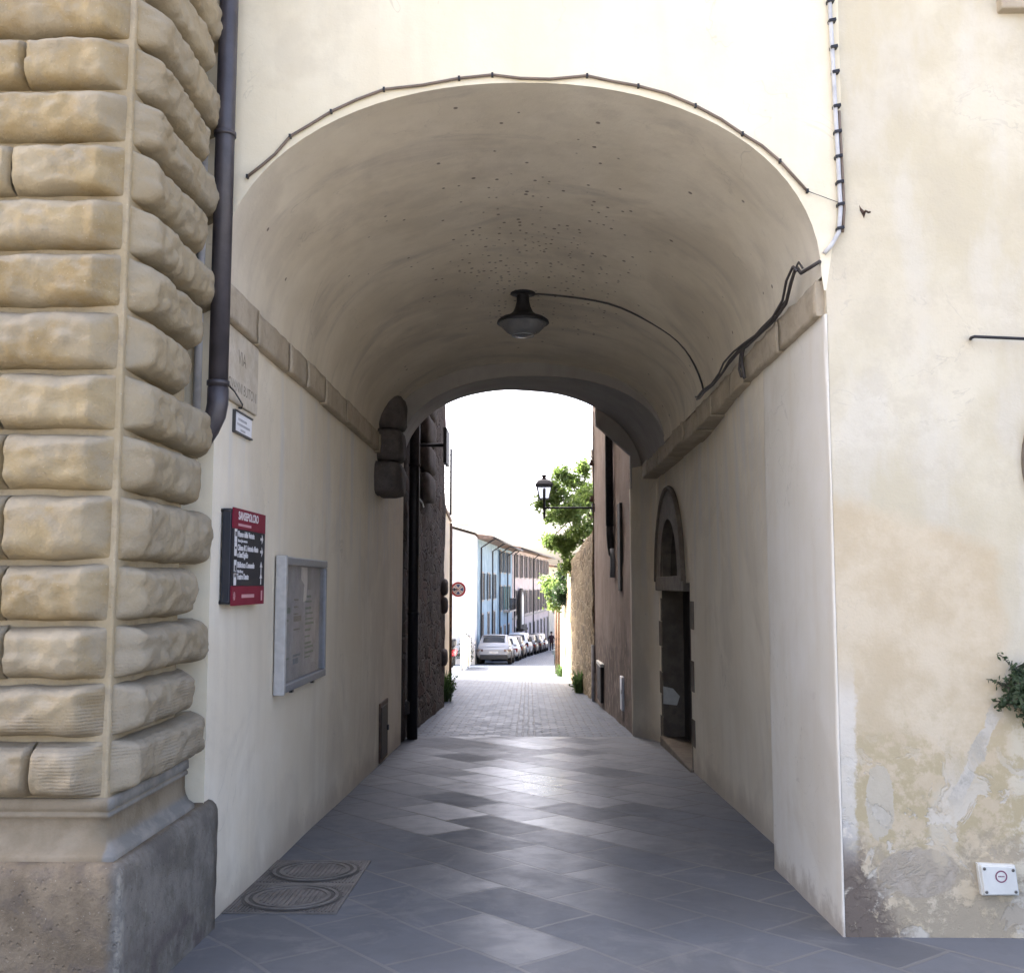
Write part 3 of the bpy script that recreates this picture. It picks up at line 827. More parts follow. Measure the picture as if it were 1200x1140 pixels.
# long quoins need backing beyond the core
for i in range(len(zr) - 1):
    long_ = (i % 2 == 0) if i < 8 else (i % 2 == 1)
    if long_: mb = MB(); mb.box((-2.2, 5.19, zr[i] + .012), (AX - .001, AY + 1.055, zr[i + 1] - .012)); mb.build('quoin', M['joint'], pa)


def sweep(mb, prof, mi=0, far=5.62, soft=0):
    """profile (out, z) carried along the front and round the corner to the side"""
    paths = []
    for o, z in prof:
        L = [(-7.5, AY - o, z)]
        for q in range(22): L.append((-3.4 + (3.4 + AX + o) * (q / 21) - 0, AY - o, z))
        for q in range(1, 16): L.append((AX + o, AY - o + (far - AY + o) * q / 15, z))
        L += [(AX + o - .09, far + .02, z), (AX - .25, far + .02, z)]
        if soft:
            L = [(x + soft * noise.noise(Vector((x * 5, y * 5, z * 5))), y + soft * noise.noise(Vector((x * 5 + 9, y * 5, z * 5))), z) for x, y, z in L]
        paths.append(L)
    mb.grid(paths, mi, True)


mb = MB()
sweep(mb, [(-.02, .705), (.02, .705), (.024, .69), (.024, .658), (.014, .654), (.014, .646), (.02, .643), (.02, .628), (.006, .622), (.006, .56), (.012, .53), (.028, .50), (.056, .483), (.06, .47), (.06, .455)], 0, 5.38)
o = mb.build('plinth_moulding', M['mould'], pa)
mb = MB()
prof = [(-.02, .458), (.06, .458), (.085, .45), (.105, .43), (.114, .405)] + [(.115 + .003 * (i % 2), .405 - (.405 + .35) * i / 10) for i in range(1, 11)]
sweep(mb, prof, 0, 5.60, .005)
o = mb.build('plinth', M['plinth'], pa)
mb = MB(); mb.box((-7.4, AY + .02, -.5), (AX + .09, 5.60, .44)); mb.build('plinth_core', M['plinth'], pa)

# ------------------------------------------------------------------ pipes, cables, lamp
dp = thing('downpipe', (-1.63, F - .12, 2.42), 'thick dark brown downpipe hanging between the bulging stone blocks and the entrance arch', 'downpipe')
PX = -1.655
mb = MB(); mb.tube([(PX + .005, F - .13, 6.2), (PX, F - .13, 4.2), (PX, F - .13, 2.63)], .052, 18); mb.build('pipe', M['pipe_brown'], dp)
mb = MB(); mb.tube([(PX, F - .13, 2.645), (PX, F - .13, 2.56), (PX - .01, F - .13, 2.5), (PX - .045, F - .12, 2.43), (PX - .09, F - .1, 2.37)], .056, 18); mb.build('shoe', M['pipe_brown'], dp)
for z in (2.67, 4.05):
    mb = MB(); mb.lathe([(.056, z - .012), (.060, z - .012), (.060, z + .012), (.056, z + .012)], (PX, F - .13, 0), 'z', 18); mb.box((PX - .01, F - .09, z - .01), (PX + .01, F + .01, z + .01))
    mb.build('bracket', M['pipe_brown'], dp)
wp = MB(); wp.tube([(-1.80, F - .03, 4.0), (-1.80, F - .03, 2.35)], .022, 10)
finish(wp.build('conduit_pipe', M['conduit']), None, 'thin pale pipe half hidden behind the thick downpipe', 'pipe')
wc = MB(); wc.tube([(PX + .05, F - .13, 2.665), (-1.64, 5.62, 2.675), (-1.68, 5.93, 2.655), (-1.70, 5.97, 2.638), (-1.695, 5.91, 2.632)], .005, 6)
finish(wc.build('wire_loop', M['iron']), None, 'bent black wire end sticking out beside the worn street plaque', 'wire')

cb = thing('arch_cable', (0, F, 4.4), 'brown cable clipped along the rim of the entrance arch', 'cable')
cp = [yp(px, py, F - .012) for px, py in [(290, 207), (308, 193), (322, 181), (340, 160), (362, 147), (388, 131), (418, 117), (450, 105), (495, 100), (538, 92), (577, 88), (610, 92), (645, 93), (688, 89), (715, 95), (748, 101), (782, 110), (815, 124), (845, 140), (870, 157), (893, 171), (914, 189), (946, 224)]]
mb = MB(); mb.tube(cp, .0085, 8); mb.build('cable', M['cable_brown'], cb)
for i in (0, 3, 5, 7, 9, 10, 13, 15, 17, 19, 21, 22):
    mb = MB(); p = cp[i]; mb.box((p.x - .006, F - .025, p.z - .011), (p.x + .006, F + .005, p.z + .009)); mb.build('clip', M['iron'], cb)
fw = MB(); fw.tube([cp[-1], yp(965, 231, F - .02), yp(984, 238, F - .02)], .002, 5)
finish(fw.build('thin_wire', M['cable_black']), None, 'hair thin wire stretched from the end of the arch cable to the conduit', 'wire')

cd = thing('wall_conduit', (1.7, F, 3.3), 'pale vertical conduit held by dark clips beside one end of the entrance arch', 'conduit')
cq = [yp(px, py, F - .02) for px, py in [(969, -60), (972, 0), (976, 70), (979, 130), (982, 185), (985, 245), (983, 272), (974, 288), (966, 297)]]
mb = MB(); mb.tube(cq, .012, 10); mb.build('conduit', M['conduit'], cd)
cq2 = [(p.x + .022, p.y + .004, p.z) for p in cq[3:7]]
mb = MB(); mb.tube(cq2, .008, 8); mb.build('cable', M['cable_brown'], cd)
for px, py in [(971, -22), (973, 2), (975, 25), (977, 56), (979, 85), (980.5, 125), (981.5, 155), (982.5, 184), (984, 214), (985, 240), (984.5, 268)]:
    p = yp(px, py, F - .02); mb = MB(); mb.obox((p.x, F - .018, p.z), (.019, 0, .004), (0, .02, 0), (-.001, 0, .008)); mb.build('clip', M['iron'], cd)

cl = thing('ledge_cables', (1.58, 7, 3.3), 'black cable bundle sagging along the top of a stone ledge under the vault', 'cable')
zi = 3.275
pts = [(1.60, F - .01, 3.36), (1.57, F + .05, 3.35), (1.53, F + .12, 3.335), (1.53, F + .2, 3.39), (1.545, F + .3, 3.41), (1.545, F + .4, 3.36)]
y = F + .55
while y < 9.3:
    pts.append((1.55 + rnd.uniform(-.012, .012), y, zi + rnd.uniform(-.01, .03))); y += .35
pts += [(1.55, 9.3, 3.29)]
mb = MB(); mb.tube(pts, .0105, 8)
mb.tube([(x - .02 + rnd.uniform(-.012, .012), y, z + .012 + rnd.uniform(-.012, .012)) for x, y, z in pts[2:]], .008, 7)
mb.tube([(x + .01, y, z + .03 + rnd.uniform(-.012, .012)) for x, y, z in pts[2:-2]], .006, 7)
mb.build('bundle', M['cable_black'], cl)
mb = MB(); mb.tube([(1.545, 7.25, 3.28), (1.535, 7.26, 3.2), (1.54, 7.2, 3.06)], .013, 7); mb.tube([(1.545, 7.32, 3.28), (1.53, 7.33, 3.15), (1.54, 7.3, 3.09)], .010, 7)
mb.build('loose_end', M['cable_black'], cl)

LY = 9.3
crown = max(arch_pts(LY), key=lambda p: p[1]); lx, lz = crown[0] + .0, crown[1]
lx = -.045
lp = thing('ceiling_lamp', (lx, LY, lz - .45), 'black bell shaped lamp hanging from the crown of the vault', 'lamp')
mb = MB(); mb.lathe([(.001, lz + .02), (.115, lz + .01), (.118, lz - .018), (.09, lz - .026), (.06, lz - .03)], (lx, LY, 0)); mb.build('mount', M['iron'], lp)
mb = MB()
mb.lathe([(.058, lz - .03), (.060, lz - .09), (.072, lz - .14), (.095, lz - .19), (.14, lz - .225), (.20, lz - .245), (.237, lz - .272), (.243, lz - .292), (.232, lz - .30), (.20, lz - .288), (.16, lz - .27), (.10, lz - .25)], (lx, LY, 0), 'z', 36)
mb.build('shade', M['iron'], lp)
mb = MB(); mb.lathe([(.222, lz - .298), (.20, lz - .325), (.15, lz - .375), (.09, lz - .41), (.04, lz - .425), (.001, lz - .43)], (lx, LY, 0), 'z', 36); mb.build('globe', M['lamp_glass'], lp)
mb = MB(); mb.lathe([(.10, lz - .405), (.105, lz - .412), (.098, lz - .414), (.094, lz - .405)], (lx, LY, 0), 'z', 30); mb.build('glass_rim', M['alu'], lp)
lc = MB(); ap = arch_pts(LY)
pp = [(x - .0, LY + .02 * math.sin(i * .9), z - .012) for i, (x, z) in enumerate(ap) if x > lx + .08 and z > 3.34]
lc.tube([(lx + .06, LY, lz - .02)] + pp + [(1.56, LY, 3.29)], .0095, 7)
finish(lc.build('lamp_cable', M['cable_black']), None, 'black cable curving over the vault from the bell lamp down to the stone ledge', 'cable')

# ------------------------------------------------------------------ things on the left wall
UX, UY, UZ = (0, 1, 0), (0, 0, 1), (1, 0, 0)
sp = thing('street_plaque', (WL, 5.9, 2.65), 'large worn stone plaque carved with a street name above the little white plate', 'street sign')
mb = MB(); mb.box((WL - .03, 5.56, 2.645), (WL + .022, 6.29, 3.07)); mb.build('slab', M['plaque_stone'], sp, bevel=.006)
mb = MB(); add_text(mb, 'VIA', .115, (WL + .0215, 5.93, 2.885), UX, UY, UZ, 0, .95, 0, True); mb.build('lettering', M['letter_worn'], sp)
mb = MB(); add_text(mb, 'GIOVANNI BUITONI', .088, (WL + .0215, 5.925, 2.715), UX, UY, UZ, 0, .83, 0, True)
mb.build('lettering', M['letter_worn'], sp)
sm = thing('name_plate', (WL, 6.0, 2.48), 'small white enamel plate with dark edges under the worn stone plaque', 'plate')
mb = MB(); mb.box((WL - .01, 5.84, 2.485), (WL + .016, 6.19, 2.605)); mb.build('plate', M['enamel'], sm)
mb = MB(); mb.box((WL - .005, 5.83, 2.602), (WL + .022, 6.20, 2.612)); mb.box((WL - .005, 5.83, 2.478), (WL + .022, 6.20, 2.488)); mb.box((WL - .005, 5.83, 2.488), (WL + .02, 5.838, 2.602)); mb.build('edge_strip', M['dark_line'], sm)
mb = MB()
for zc, a, b in ((2.565, 5.90, 6.08), (2.535, 5.88, 6.15), (2.505, 5.95, 6.05)): mb.box((WL + .0155, a, zc - .007), (WL + .0168, b, zc + .007))
mb.build('faint_print', M['grey_ink'], sm)

ts = thing('direction_sign', (WL, 6.0, 1.48), 'charcoal and crimson tourist direction board with four white arrows', 'sign')
S0, S1, Z0, Z1 = 5.69, 6.39, 1.482, 2.032
SX = -1.648
mb = MB(); mb.box((WL + .008, S0 - .02, Z0 + .01), (SX - .006, S1 + .025, Z1 - .008)); mb.build('box', M['sign_side'], ts, bevel=.004)
mb = MB(); mb.box((SX - .006, S0, Z0 + .112), (SX, S1, Z1 - .118)); mb.build('panel', M['sign_grey'], ts)
mb = MB(); mb.box((SX - .006, S0, Z1 - .116), (SX + .001, S1, Z1)); mb.build('header', M['sign_red'], ts)
mb = MB(); mb.box((SX - .006, S0, Z0), (SX + .001, S1, Z0 + .110)); mb.build('footer', M['sign_red'], ts)
def letters(txt, size, o, sx, bold, m='sign_white', nm='lettering'):
    q = MB(); add_text(q, txt, size, o, UX, UY, UZ, 0, sx, bold); return q.build(nm, M[m], ts)
letters('SANSEPOLCRO', .066, (SX + .0015, S0 + .10, Z1 - .062), .96, .001)
rowsz = [(1.872, ['Museo della Vetrata'], 'Stained glass museum', 'r'), (1.795, ['Chiesa di S. Antonio Abate', 'e Sant\'Egidio'], '', 'r'),
         (1.697, ['Biblioteca Comunale'], 'Public library', 'u'), (1.630, ['Teatro Dante'], '', 'u')]
for zc, ls, sub, ar in rowsz:
    for k, q_ in enumerate(ls): letters(q_, .047, (SX + .0008, S0 + .098, zc - k * .040), .92 if len(q_) < 22 else .86, .0012)
    if sub: letters(sub, .025, (SX + .0008, S0 + .10, zc - .030), .9, 0)
    c = Vector((SX + .001, S1 - .085, zc + .005))
    if ar == 'r': tri = [(-.028, .008), (.005, .008), (.005, .030), (.034, 0), (.005, -.030), (.005, -.008), (-.028, -.008)]
    else: tri = [(.008, -.034), (.008, .004), (.028, .004), (0, .038), (-.028, .004), (-.008, .004), (-.008, -.034)]
    mb = MB(); mb.prism(tri, lambda u, v, d: (c.x + d, c.y + u, c.z + v), 0, .001); mb.build('arrow', M['sign_white'], ts)
mb = MB()          # laurel emblem in the footer
for k in range(7):
    a = 2 * math.pi * k / 7; mb.prism([(.052 + .012 * math.cos(a) + .010 * math.cos(b), .054 + .016 * math.sin(a) + .010 * math.sin(b)) for b in [q * math.pi / 3 for q in range(6)]], lambda u, v, d: (SX + .001 + d, S0 + u, Z0 + v), 0, .001)
mb.build('emblem', M['sign_pink'], ts)
for (a, b, zc, hh) in ((S0 + .10, S0 + .37, Z1 - .092, .007), (S0 + .20, S0 + .47, Z0 + .052, .010), (S1 - .075, S1 - .045, Z0 + .052, .03)):
    mb = MB(); mb.box((SX, a, zc - hh), (SX + .0018, b, zc + hh)); mb.build('small_print', M['sign_pink'], ts)
for i, (zc, _, _, _) in enumerate(rowsz):
    mb = MB(); mb.box((SX, S0 + .035, zc - .034), (SX + .001, S0 + .083, zc + .042)); pic = mb.build('pictogram', M['sign_white'], ts)
    mb = MB(); mb.box((SX, S0 + .046, zc + (.0, .005, -.02, .012)[i]), (SX + .0016, S0 + .072, zc + (.026, .018, .012, .030)[i])); mb.build('pictogram_mark', M['sign_grey'], pic)
for q in (Z0 + .02, Z1 - .02):
    mb = MB(); mb.tube([(WL - .01, S0 - .01, q), (SX - .004, S0 - .012, q)], .011, 10); mb.build('bolt', M['iron'], ts)

nb = thing('notice_case', (WL, 7.5, .85), 'aluminium framed glass notice case hanging on the cream passage wall', 'notice board')
N0, N1, NZ0, NZ1, NX = 6.91, 8.36, .87, 1.79, -1.638
mb = MB(); mb.box((WL + .006, N0 + .03, NZ0 + .03), (WL + .02, N1 - .03, NZ1 - .03)); mb.build('back_panel', M['paper'], nb)
fr = MB(); fr.box((WL + .004, N0 + .052, NZ1 - .055), (NX, N1 - .002, NZ1)); fr.box((WL + .004, N0 + .052, NZ0), (NX, N1 - .002, NZ0 + .055)); fr.box((WL + .004, N1 - .05, NZ0 + .056), (NX - .001, N1, NZ1 - .056))
fr.build('frame', M['alu'], nb, bevel=.006)
fr = MB(); fr.box((WL + .004, N0, NZ0 - .01), (NX + .006, N0 + .05, NZ1 + .008)); fr.build('hinged_edge', M['alu_pale'], nb, bevel=.008)
mb = MB(); mb.box((NX - .022, N0 + .05, NZ0 + .05), (NX - .018, N1 - .05, NZ1 - .05)); mb.build('pane', M['case_glass'], nb)
pr = random.Random(5)
for (a, b, za, zb, m) in ((7.0, 7.33, 1.02, 1.52, 'paper2'), (7.37, 7.68, 1.18, 1.54, 'paper'), (7.74, 8.16, 1.0, 1.56, 'paper2'), (7.37, 7.68, .95, 1.14, 'paper')):
    mb = MB(); mb.box((WL + .02, a, za), (WL + .0215, b, zb)); pg = mb.build('notice', M[m], nb)
    pm = random.choice
    lines = MB(); q = zb - .05
    kind = pr.choice(['print_blue', 'print_dark', 'print_green'])
    while q > za + .05:
        w = (b - a); l0 = a + w * .1; l1 = a + w * pr.uniform(.5, .9); hh = pr.choice([.006, .008, .02])
        lines.box((WL + .0214, l0, q - hh), (WL + .0222, l1, q + hh)); q -= hh * 2 + pr.uniform(.015, .04)
    lines.build('print', M[kind], pg)
mb = MB(); mb.prism([(7.62, 1.73), (7.82, 1.73), (7.83, 1.62), (7.80, 1.48), (7.70, 1.47), (7.73, 1.60), (7.62, 1.64)], lambda u, v, d: (d, u, v), WL + .0225, WL + .024); mb.build('white_slip', M['white_paint'], nb)
for q in (N0 + .3, N0 + 1.0): 
    mb = MB(); mb.box((NX - .03, q, NZ0 - .018), (NX - .008, q + .05, NZ0 + .002)); mb.build('lock', M['iron'], nb)

# manhole plates in the corner
mh = thing('manhole_frame', (-1.38, 6.5, gz(6.5)), 'ribbed iron plate with two round covers set at the foot of the cream passage wall', 'manhole')
def gp(x, y, d=0): return (x, y, gz(y) + d)
mb = MB(); mb.prism([(-1.705, 5.86), (-1.07, 5.86), (-1.07, 7.14), (-1.705, 7.14)], lambda u, v, d: gp(u, v, d), -.02, .008); mb.build('frame', M['cast'], mh)
for (ya, yb) in ((5.88, 6.47), (6.53, 7.12)):
    mb = MB(); yc = (ya + yb) / 2
    for i in range(30):
        x0 = -1.69 + .0205 * i; q = math.sqrt(max(0, .29 ** 2 - (x0 + 1.385) ** 2))
        for (pa_, pb_) in ((ya, yc - q), (yc + q, yb)):
            if pb_ - pa_ > .02: mb.prism([(x0, pa_ + .005), (x0 + .009, pa_ + .005), (x0 + .009, pb_ - .005), (x0, pb_ - .005)], lambda u, v, d: gp(u, v, d), .006, .013)
    mb.build('ribbed_field', M['cast'], mh)
for yc in (6.175, 6.825):
    mb = MB(); n = 40; xc = -1.385
    mb.prism([(xc + .272 * math.cos(2 * math.pi * k / n), yc + .272 * math.sin(2 * math.pi * k / n)) for k in range(n)], lambda u, v, d: gp(u, v, d), .004, .013)
    for i in range(12):
        x0 = xc - .17 + i * .0295; L = math.sqrt(max(.0001, .185 ** 2 - (x0 - xc + .006) ** 2))
        mb.prism([(x0, yc - L), (x0 + .013, yc - L), (x0 + .013, yc + L), (x0, yc + L)], lambda u, v, d: gp(u, v, d), .012, .018)
    for r0, r1 in ((.20, .225), (.25, .270)):
        for k in range(n):
            a, b = 2 * math.pi * k / n, 2 * math.pi * (k + 1) / n
            q = [(xc + r * math.cos(w), yc + r * math.sin(w)) for r, w in ((r0, a), (r1, a), (r1, b), (r0, b))]
            mb.add([gp(u, v, .019) for u, v in q] + [gp(u, v, .012) for u, v in q], [(0, 1, 2, 3), (0, 3, 7, 4), (1, 5, 6, 2)])
    cv = mb.build('cover', M['cast'], mh)
    mb = MB()
    for r0, r1 in ((.226, .249), (.271, .289)):
        for k in range(n):
            a, b = 2 * math.pi * k / n, 2 * math.pi * (k + 1) / n
            mb.add([gp(xc + r * math.cos(w), yc + r * math.sin(w), .0145) for r, w in ((r0, a), (r1, a), (r1, b), (r0, b))], [(0, 1, 2, 3)])
    mb.build('groove', M['cast_dark'], cv)

# ------------------------------------------------------------------ things on the right house front
jb = thing('junction_box', (2.41, F, .02), 'yellowed white plastic box bearing a small red ring, low on the stained wall', 'utility box')
mb = MB(); q = [(2.320, .168), (2.498, .160), (2.512, .020), (2.335, .018)]
mb.prism(q, lambda u, v, d: (u, d, v), F - .045, F + .02); mb.build('lid', M['white_box'], jb, bevel=.006)
mb = MB(); q = [(2.312, .172), (2.504, .164), (2.518, .013), (2.328, .012)]
mb.prism(q, lambda u, v, d: (u, d, v), F - .028, F + .02); mb.build('box', M['white_box'], jb, bevel=.004)
for u, v in ((2.338, .150), (2.484, .143), (2.345, .034), (2.494, .036)):
    mb = MB(); mb.lathe([(.0001, F - .0475), (.008, F - .047), (.008, F - .04)], (u, 0, v), 'y', 10); mb.v = [(a, b, c) for a, b, c in mb.v]; mb.build('screw', M['screw'], jb)
mb = MB(); n = 28
for k in range(n):
    a, b = 2 * math.pi * k / n, 2 * math.pi * (k + 1) / n
    mb.add([(2.422 + r * math.cos(w), F - .0465, .112 + r * math.sin(w)) for r, w in ((.024, a), (.0305, a), (.0305, b), (.024, b))], [(0, 1, 2, 3)])
for i in range(4): mb.box((2.406 + i * .0085, F - .047, .110), (2.4125 + i * .0085, F - .0458, .1145))
mb.build('ring_mark', M['ring_red'], jb)

rd = MB(); rd.tube([yp(1137, 398, F + .02), yp(1138, 396, F - .05), yp(1142, 394.5, F - .07), yp(1200, 397, F - .07), yp(1240, 398, F - .07), yp(1244, 400, F + .02)], .0085, 8)
finish(rd.build('wall_rod', M['iron']), None, 'thin black iron rod with a hooked end fixed across the pale plaster', 'rod')
hk = thing('wall_hook', (1.85, F, 3.6), 'tiny rusty hook in a chipped hole high on the pale plaster', 'hook')
p = yp(1012, 250, F)
mb = MB(); mb.tube([(p.x, F + .02, p.z), (p.x, F - .035, p.z), (p.x + .01, F - .05, p.z - .015), (p.x + .02, F - .045, p.z - .01)], .006, 7); mb.build('pin', M['rust'], hk)
mb = MB(); mb.prism([(p.x - .022, p.z + .045), (p.x - .014, p.z + .03), (p.x + .012, p.z + .004), (p.x + .006, p.z - .012), (p.x + .001, p.z - .03), (p.x - .008, p.z - .008), (p.x - .02, p.z + .015)], lambda u, v, d: (u, d, v), F - .0015, F + .01); mb.build('chip', M['rust'], hk)


nq = thing('oval_plaque', (2.9, F, 2.2), 'dark oval plaque on the stained ochre plaster, only its rim in view', 'plaque')
pc = yp(1233, 543, F)
mb = MB(); mb.prism([(pc.x + .165 * math.cos(2 * math.pi * k / 36), pc.z + .30 * math.sin(2 * math.pi * k / 36)) for k in range(36)], lambda u, v, d: (u, d, v), F - .03, F + .01); mb.build('rim', M['door_stone'], nq, bevel=.01)
mb = MB(); mb.prism([(pc.x + .14 * math.cos(2 * math.pi * k / 36), pc.z + .27 * math.sin(2 * math.pi * k / 36)) for k in range(36)], lambda u, v, d: (u, d, v), F - .036, F - .02); mb.build('face', M['dark_stone'], nq)

# foliage ------------------------------------------------------------------
def leaves(mb, pts, size, r, up=.3, flat=False):
    for p in pts:
        s = size * r.uniform(.6, 1.3)
        d = Vector((r.gauss(0, 1), r.gauss(0, 1), r.gauss(0, 1) + up)).normalized()
        a = d.cross(Vector((r.gauss(0, 1), r.gauss(0, 1), r.gauss(0, 1)))).normalized(); b = d.cross(a)
        p = Vector(p)
        mb.add([p - a * s * .55, p + b * s * .28 + d * s * .05, p + a * s * .6, p - b * s * .28 + d * s * .05], [(0, 1, 2, 3)], 0)


cpt = thing('caper_bush', (2.56, F, 1.0), 'dark green caper bush growing out of the stained ochre plaster above the white box', 'plant')
r = random.Random(3); lf = MB(); st = MB()
base = Vector((2.635, F - .01, 1.085))
for i in range(80):
    a = r.uniform(0, 2 * math.pi); L = r.uniform(.06, .20)
    d = Vector((math.cos(a), -abs(r.gauss(.35, .25)), math.sin(a) * .75 - .05)).normalized()
    pts = [base + d * L * k / 6 + Vector((0, 0, -.10 * (L / .3) * (k / 6) ** 2)) for k in range(7)]
    st.tube(pts, .003, 4)
    for q in pts[2:]:
        leaves(lf, [q + Vector((r.gauss(0, .012), r.gauss(0, .01), r.gauss(0, .012))) for _ in range(8)], .030, r)
for i in (0, 1, 2):
    L = (.22, .20, .17)[i]; z0 = (.0, -.05, .07)[i]
    pts = [base + Vector((-L * k / 8, -.03, z0 + .02 * math.sin(k) - (.0, .06, -.06)[i] * k / 8)) for k in range(9)]; st.tube(pts, .003, 4)
    for q in pts[3:]: leaves(lf, [q + Vector((r.gauss(0, .008), r.gauss(0, .008), r.gauss(0, .008))) for _ in range(4)], .030, r)
lf.build('foliage', M['leaf_caper'], cpt, recalc=False); st.build('stems', M['bark'], cpt)


def weed(name, loc, h, w, n, label, seed):
    t = thing(name, loc, label, 'plant'); r = random.Random(seed); mb = MB()
    for i in range(n):
        a = r.uniform(0, 2 * math.pi); rr_ = r.uniform(0, w) ; hh = h * r.uniform(.45, 1)
        p0 = Vector(loc) + Vector((math.cos(a) * rr_ * .5, math.sin(a) * rr_ * .6, -.02)); ben = Vector((math.cos(a), math.sin(a), 0)) * hh * r.uniform(.1, .5)
        side = Vector((-math.sin(a), math.cos(a), 0)) * r.uniform(.008, .02)
        m1 = p0 + ben * .3 + Vector((0, 0, hh * .6)); tp = p0 + ben + Vector((0, 0, hh))
        mb.add([p0 - side, p0 + side, m1 + side, m1 - side], [(0, 1, 2, 3)]); mb.add([m1 - side, m1 + side, tp], [(0, 1, 2)])
        if i % 2 == 0: leaves(mb, [m1 + Vector((r.gauss(0, .05) * min(1, h / .4), r.gauss(0, .05) * min(1, h / .4), r.gauss(0, .06) * min(1, h / .4))) for _ in range(4)], .07 * min(1, h / .45), r)
    mb.build('foliage', M['leaf_weed'], t, recalc=False)
    mb = MB(); mb.tube([Vector(loc) + Vector((0, 0, -.03)), Vector(loc) + Vector((.01, 0, h * .5))], .012, 5); mb.build('stem', M['leaf_weed'], t)


weed('weed', (-1.76, 21.6, gz(21.6)), .75, .35, 150, 'tall green weeds at the foot of the dark rubble house corner', 21)
weed('weed', (1.23, 24.3, gz(24.3)), .62, .34, 140, 'bright green weeds at the foot of the tan garden wall', 22)
weed('weed', (1.05, 33, gz(33)), .5, .3, 60, 'small weed tuft far along the pale garden wall', 23)

# ------------------------------------------------------------------ dark rubble house, left beyond the passage
dh = thing('rubble_house', (-1.7, 17, gz(17)), 'tall dark rubble stone house just beyond the passage, with a broad black downpipe', 'house')
rows = []
for i in range(40):
    y = 14.02 + 6.2 * i / 39
    rows.append([((-1.74 + .09 * (i / 39)) + .035 * noise.noise(Vector((1, y * 1.7, z * 1.7))) + .02 * noise.noise(Vector((4, y * 5, z * 5))), y, z) for z in [-1.1 + 14.1 * k / 88 for k in range(89)]])
mb = MB(); mb.grid(rows)
mb.add([(-1.66, 20.22, -1.1), (-6, 20.3, -1.1), (-6, 20.3, 13.0), (-1.66, 20.22, 13.0)], [(0, 1, 2, 3)])
mb.add([(-6, 14.0, -1.1), (-6, 20.3, -1.1), (-6, 20.3, 13.0), (-6, 14, 13.0)], [(0, 1, 2, 3)])
mb.build('wall', M['rubble_dark'], dh)
mb = MB(); mb.box((-6.2, 14.05, 13.0), (-1.45, 20.5, 13.2)); mb.box((-9.2, 20.55, 12.6), (-3.0, 31.4, 12.8)); mb.build('roof', M['roof_tile'], dh)  # second slab caps the added shade block behind the house
mb = MB(); mb.box((-9, 20.6, -2.2), (-3.2, 31.2, 12.59)); mb.build('unseen_shade_block', M['rubble_dark'], dh)  # unseen mass added to keep the sun off the near street
for i in range(4):
    mb = MB(); cushion(mb, (-1.66, 16.6, 3.16 + .46 * i), .115, .75, .22, i * 2.3 + 9, 0, 5.0, .035); mb.build('quoin_stone', M['rubble_dark'] if i > 9 else M['dark_stone'], dh)
for i, z in enumerate((1.55, 1.2, .2)):
    mb = MB(); cushion(mb, (-1.64, 20.0, z), .08, .22, .16, i + 40); mb.build('edge_stone', M['dark_stone'], dh)
mb = MB(); mb.box((-1.80, 14.45, -.2), (-1.655, 15.1, -.02)); mb.build('ledge', M['dark_stone'], dh, bevel=.02)
dp2 = thing('downpipe', (-1.6, 14.6, gz(14.6)), 'broad black downpipe on the dark rubble house behind the passage', 'downpipe')
mb = MB(); mb.tube([(-1.625, 14.55, 6.0), (-1.625, 14.55, gz(14.5))], .075, 14); mb.build('pipe', M['iron'], dp2)
for z in (1.2, 3.3): 
    mb = MB(); mb.lathe([(.078, z - .02), (.085, z - .02), (.085, z + .02), (.078, z + .02)], (-1.625, 14.55, 0), 'z', 14); mb.build('collar', M['iron'], dp2)
sc_ = MB(); sc_.tube([(-1.66, 15.2, 5.0), (-1.655, 15.22, 3.1), (-1.66, 15.25, 2.92), (-1.60, 15.45, 2.83), (-1.62, 15.8, 2.80)], .011, 6)
finish(sc_.build('pale_wire', M['conduit']), None, 'pale wire running down the dark rubble wall beside the black downpipe', 'wire')
sb = thing('sign_bracket', (-1.65, 15.6, 3.75), 'black iron arm on the dark rubble house with a flat sign seen edge on', 'sign bracket')
mb = MB(); mb.tube([(-1.78, 15.5, 3.72), (-1.26, 15.5, 3.72)], .028, 10); mb.build('arm', M['iron'], sb)
mb = MB(); mb.box((-1.275, 15.25, 3.42), (-1.225, 15.8, 3.96)); mb.build('panel', M['iron'], sb, bevel=.008)

wn = thing('pale_wall', (-1.95, 24, gz(24)), 'narrow pale plastered wall between the dark rubble house and the yard', 'wall')
mb = MB(); pl = [(-1.78, 20.35), (-2.13, 28.0), (-2.5, 28.0), (-2.3, 20.35)]
mb.prism(pl, lambda u, v, d: (u, v, d), -1.5, 3.3); mb.build('masonry', M['garden'], wn)
mb = MB(); mb.prism([(-1.74, 20.35), (-2.09, 28.05), (-2.55, 28.05), (-2.35, 20.35)], lambda u, v, d: (u, v, d), 3.3, 3.38); mb.build('coping', M['roof_tile'], wn)
rp = MB(); rp.tube([(-2.09, 27.6, 3.25), (-2.085, 27.6, 1.2), (-2.09, 27.6, gz(27.6))], .05, 10)
finish(rp.build('drainpipe', M['rust']), None, 'thin rust brown pipe on the end of the pale wall beside the yard', 'drainpipe')
gr = thing('lattice_panel', (-2.0, 26, 3.4), 'black wire lattice standing on the pale wall against the white sky', 'lattice')
mb = MB()
for k in range(12): mb.tube([(-2.32, 26.0, 3.45 + .145 * k), (-1.98, 26.0, 3.45 + .145 * k)], .008, 5)
for k in range(3): mb.tube([(-2.32 + .17 * k, 26.0, 3.40), (-2.32 + .17 * k, 26.0, 5.1)], .010 , 5)
mb.build('mesh', M['iron'], gr)
mb = MB(); mb.tube([(-1.97, 26.0, 3.36), (-1.97, 26.0, 5.05)], .028, 8); mb.build('post', M['iron'], gr)
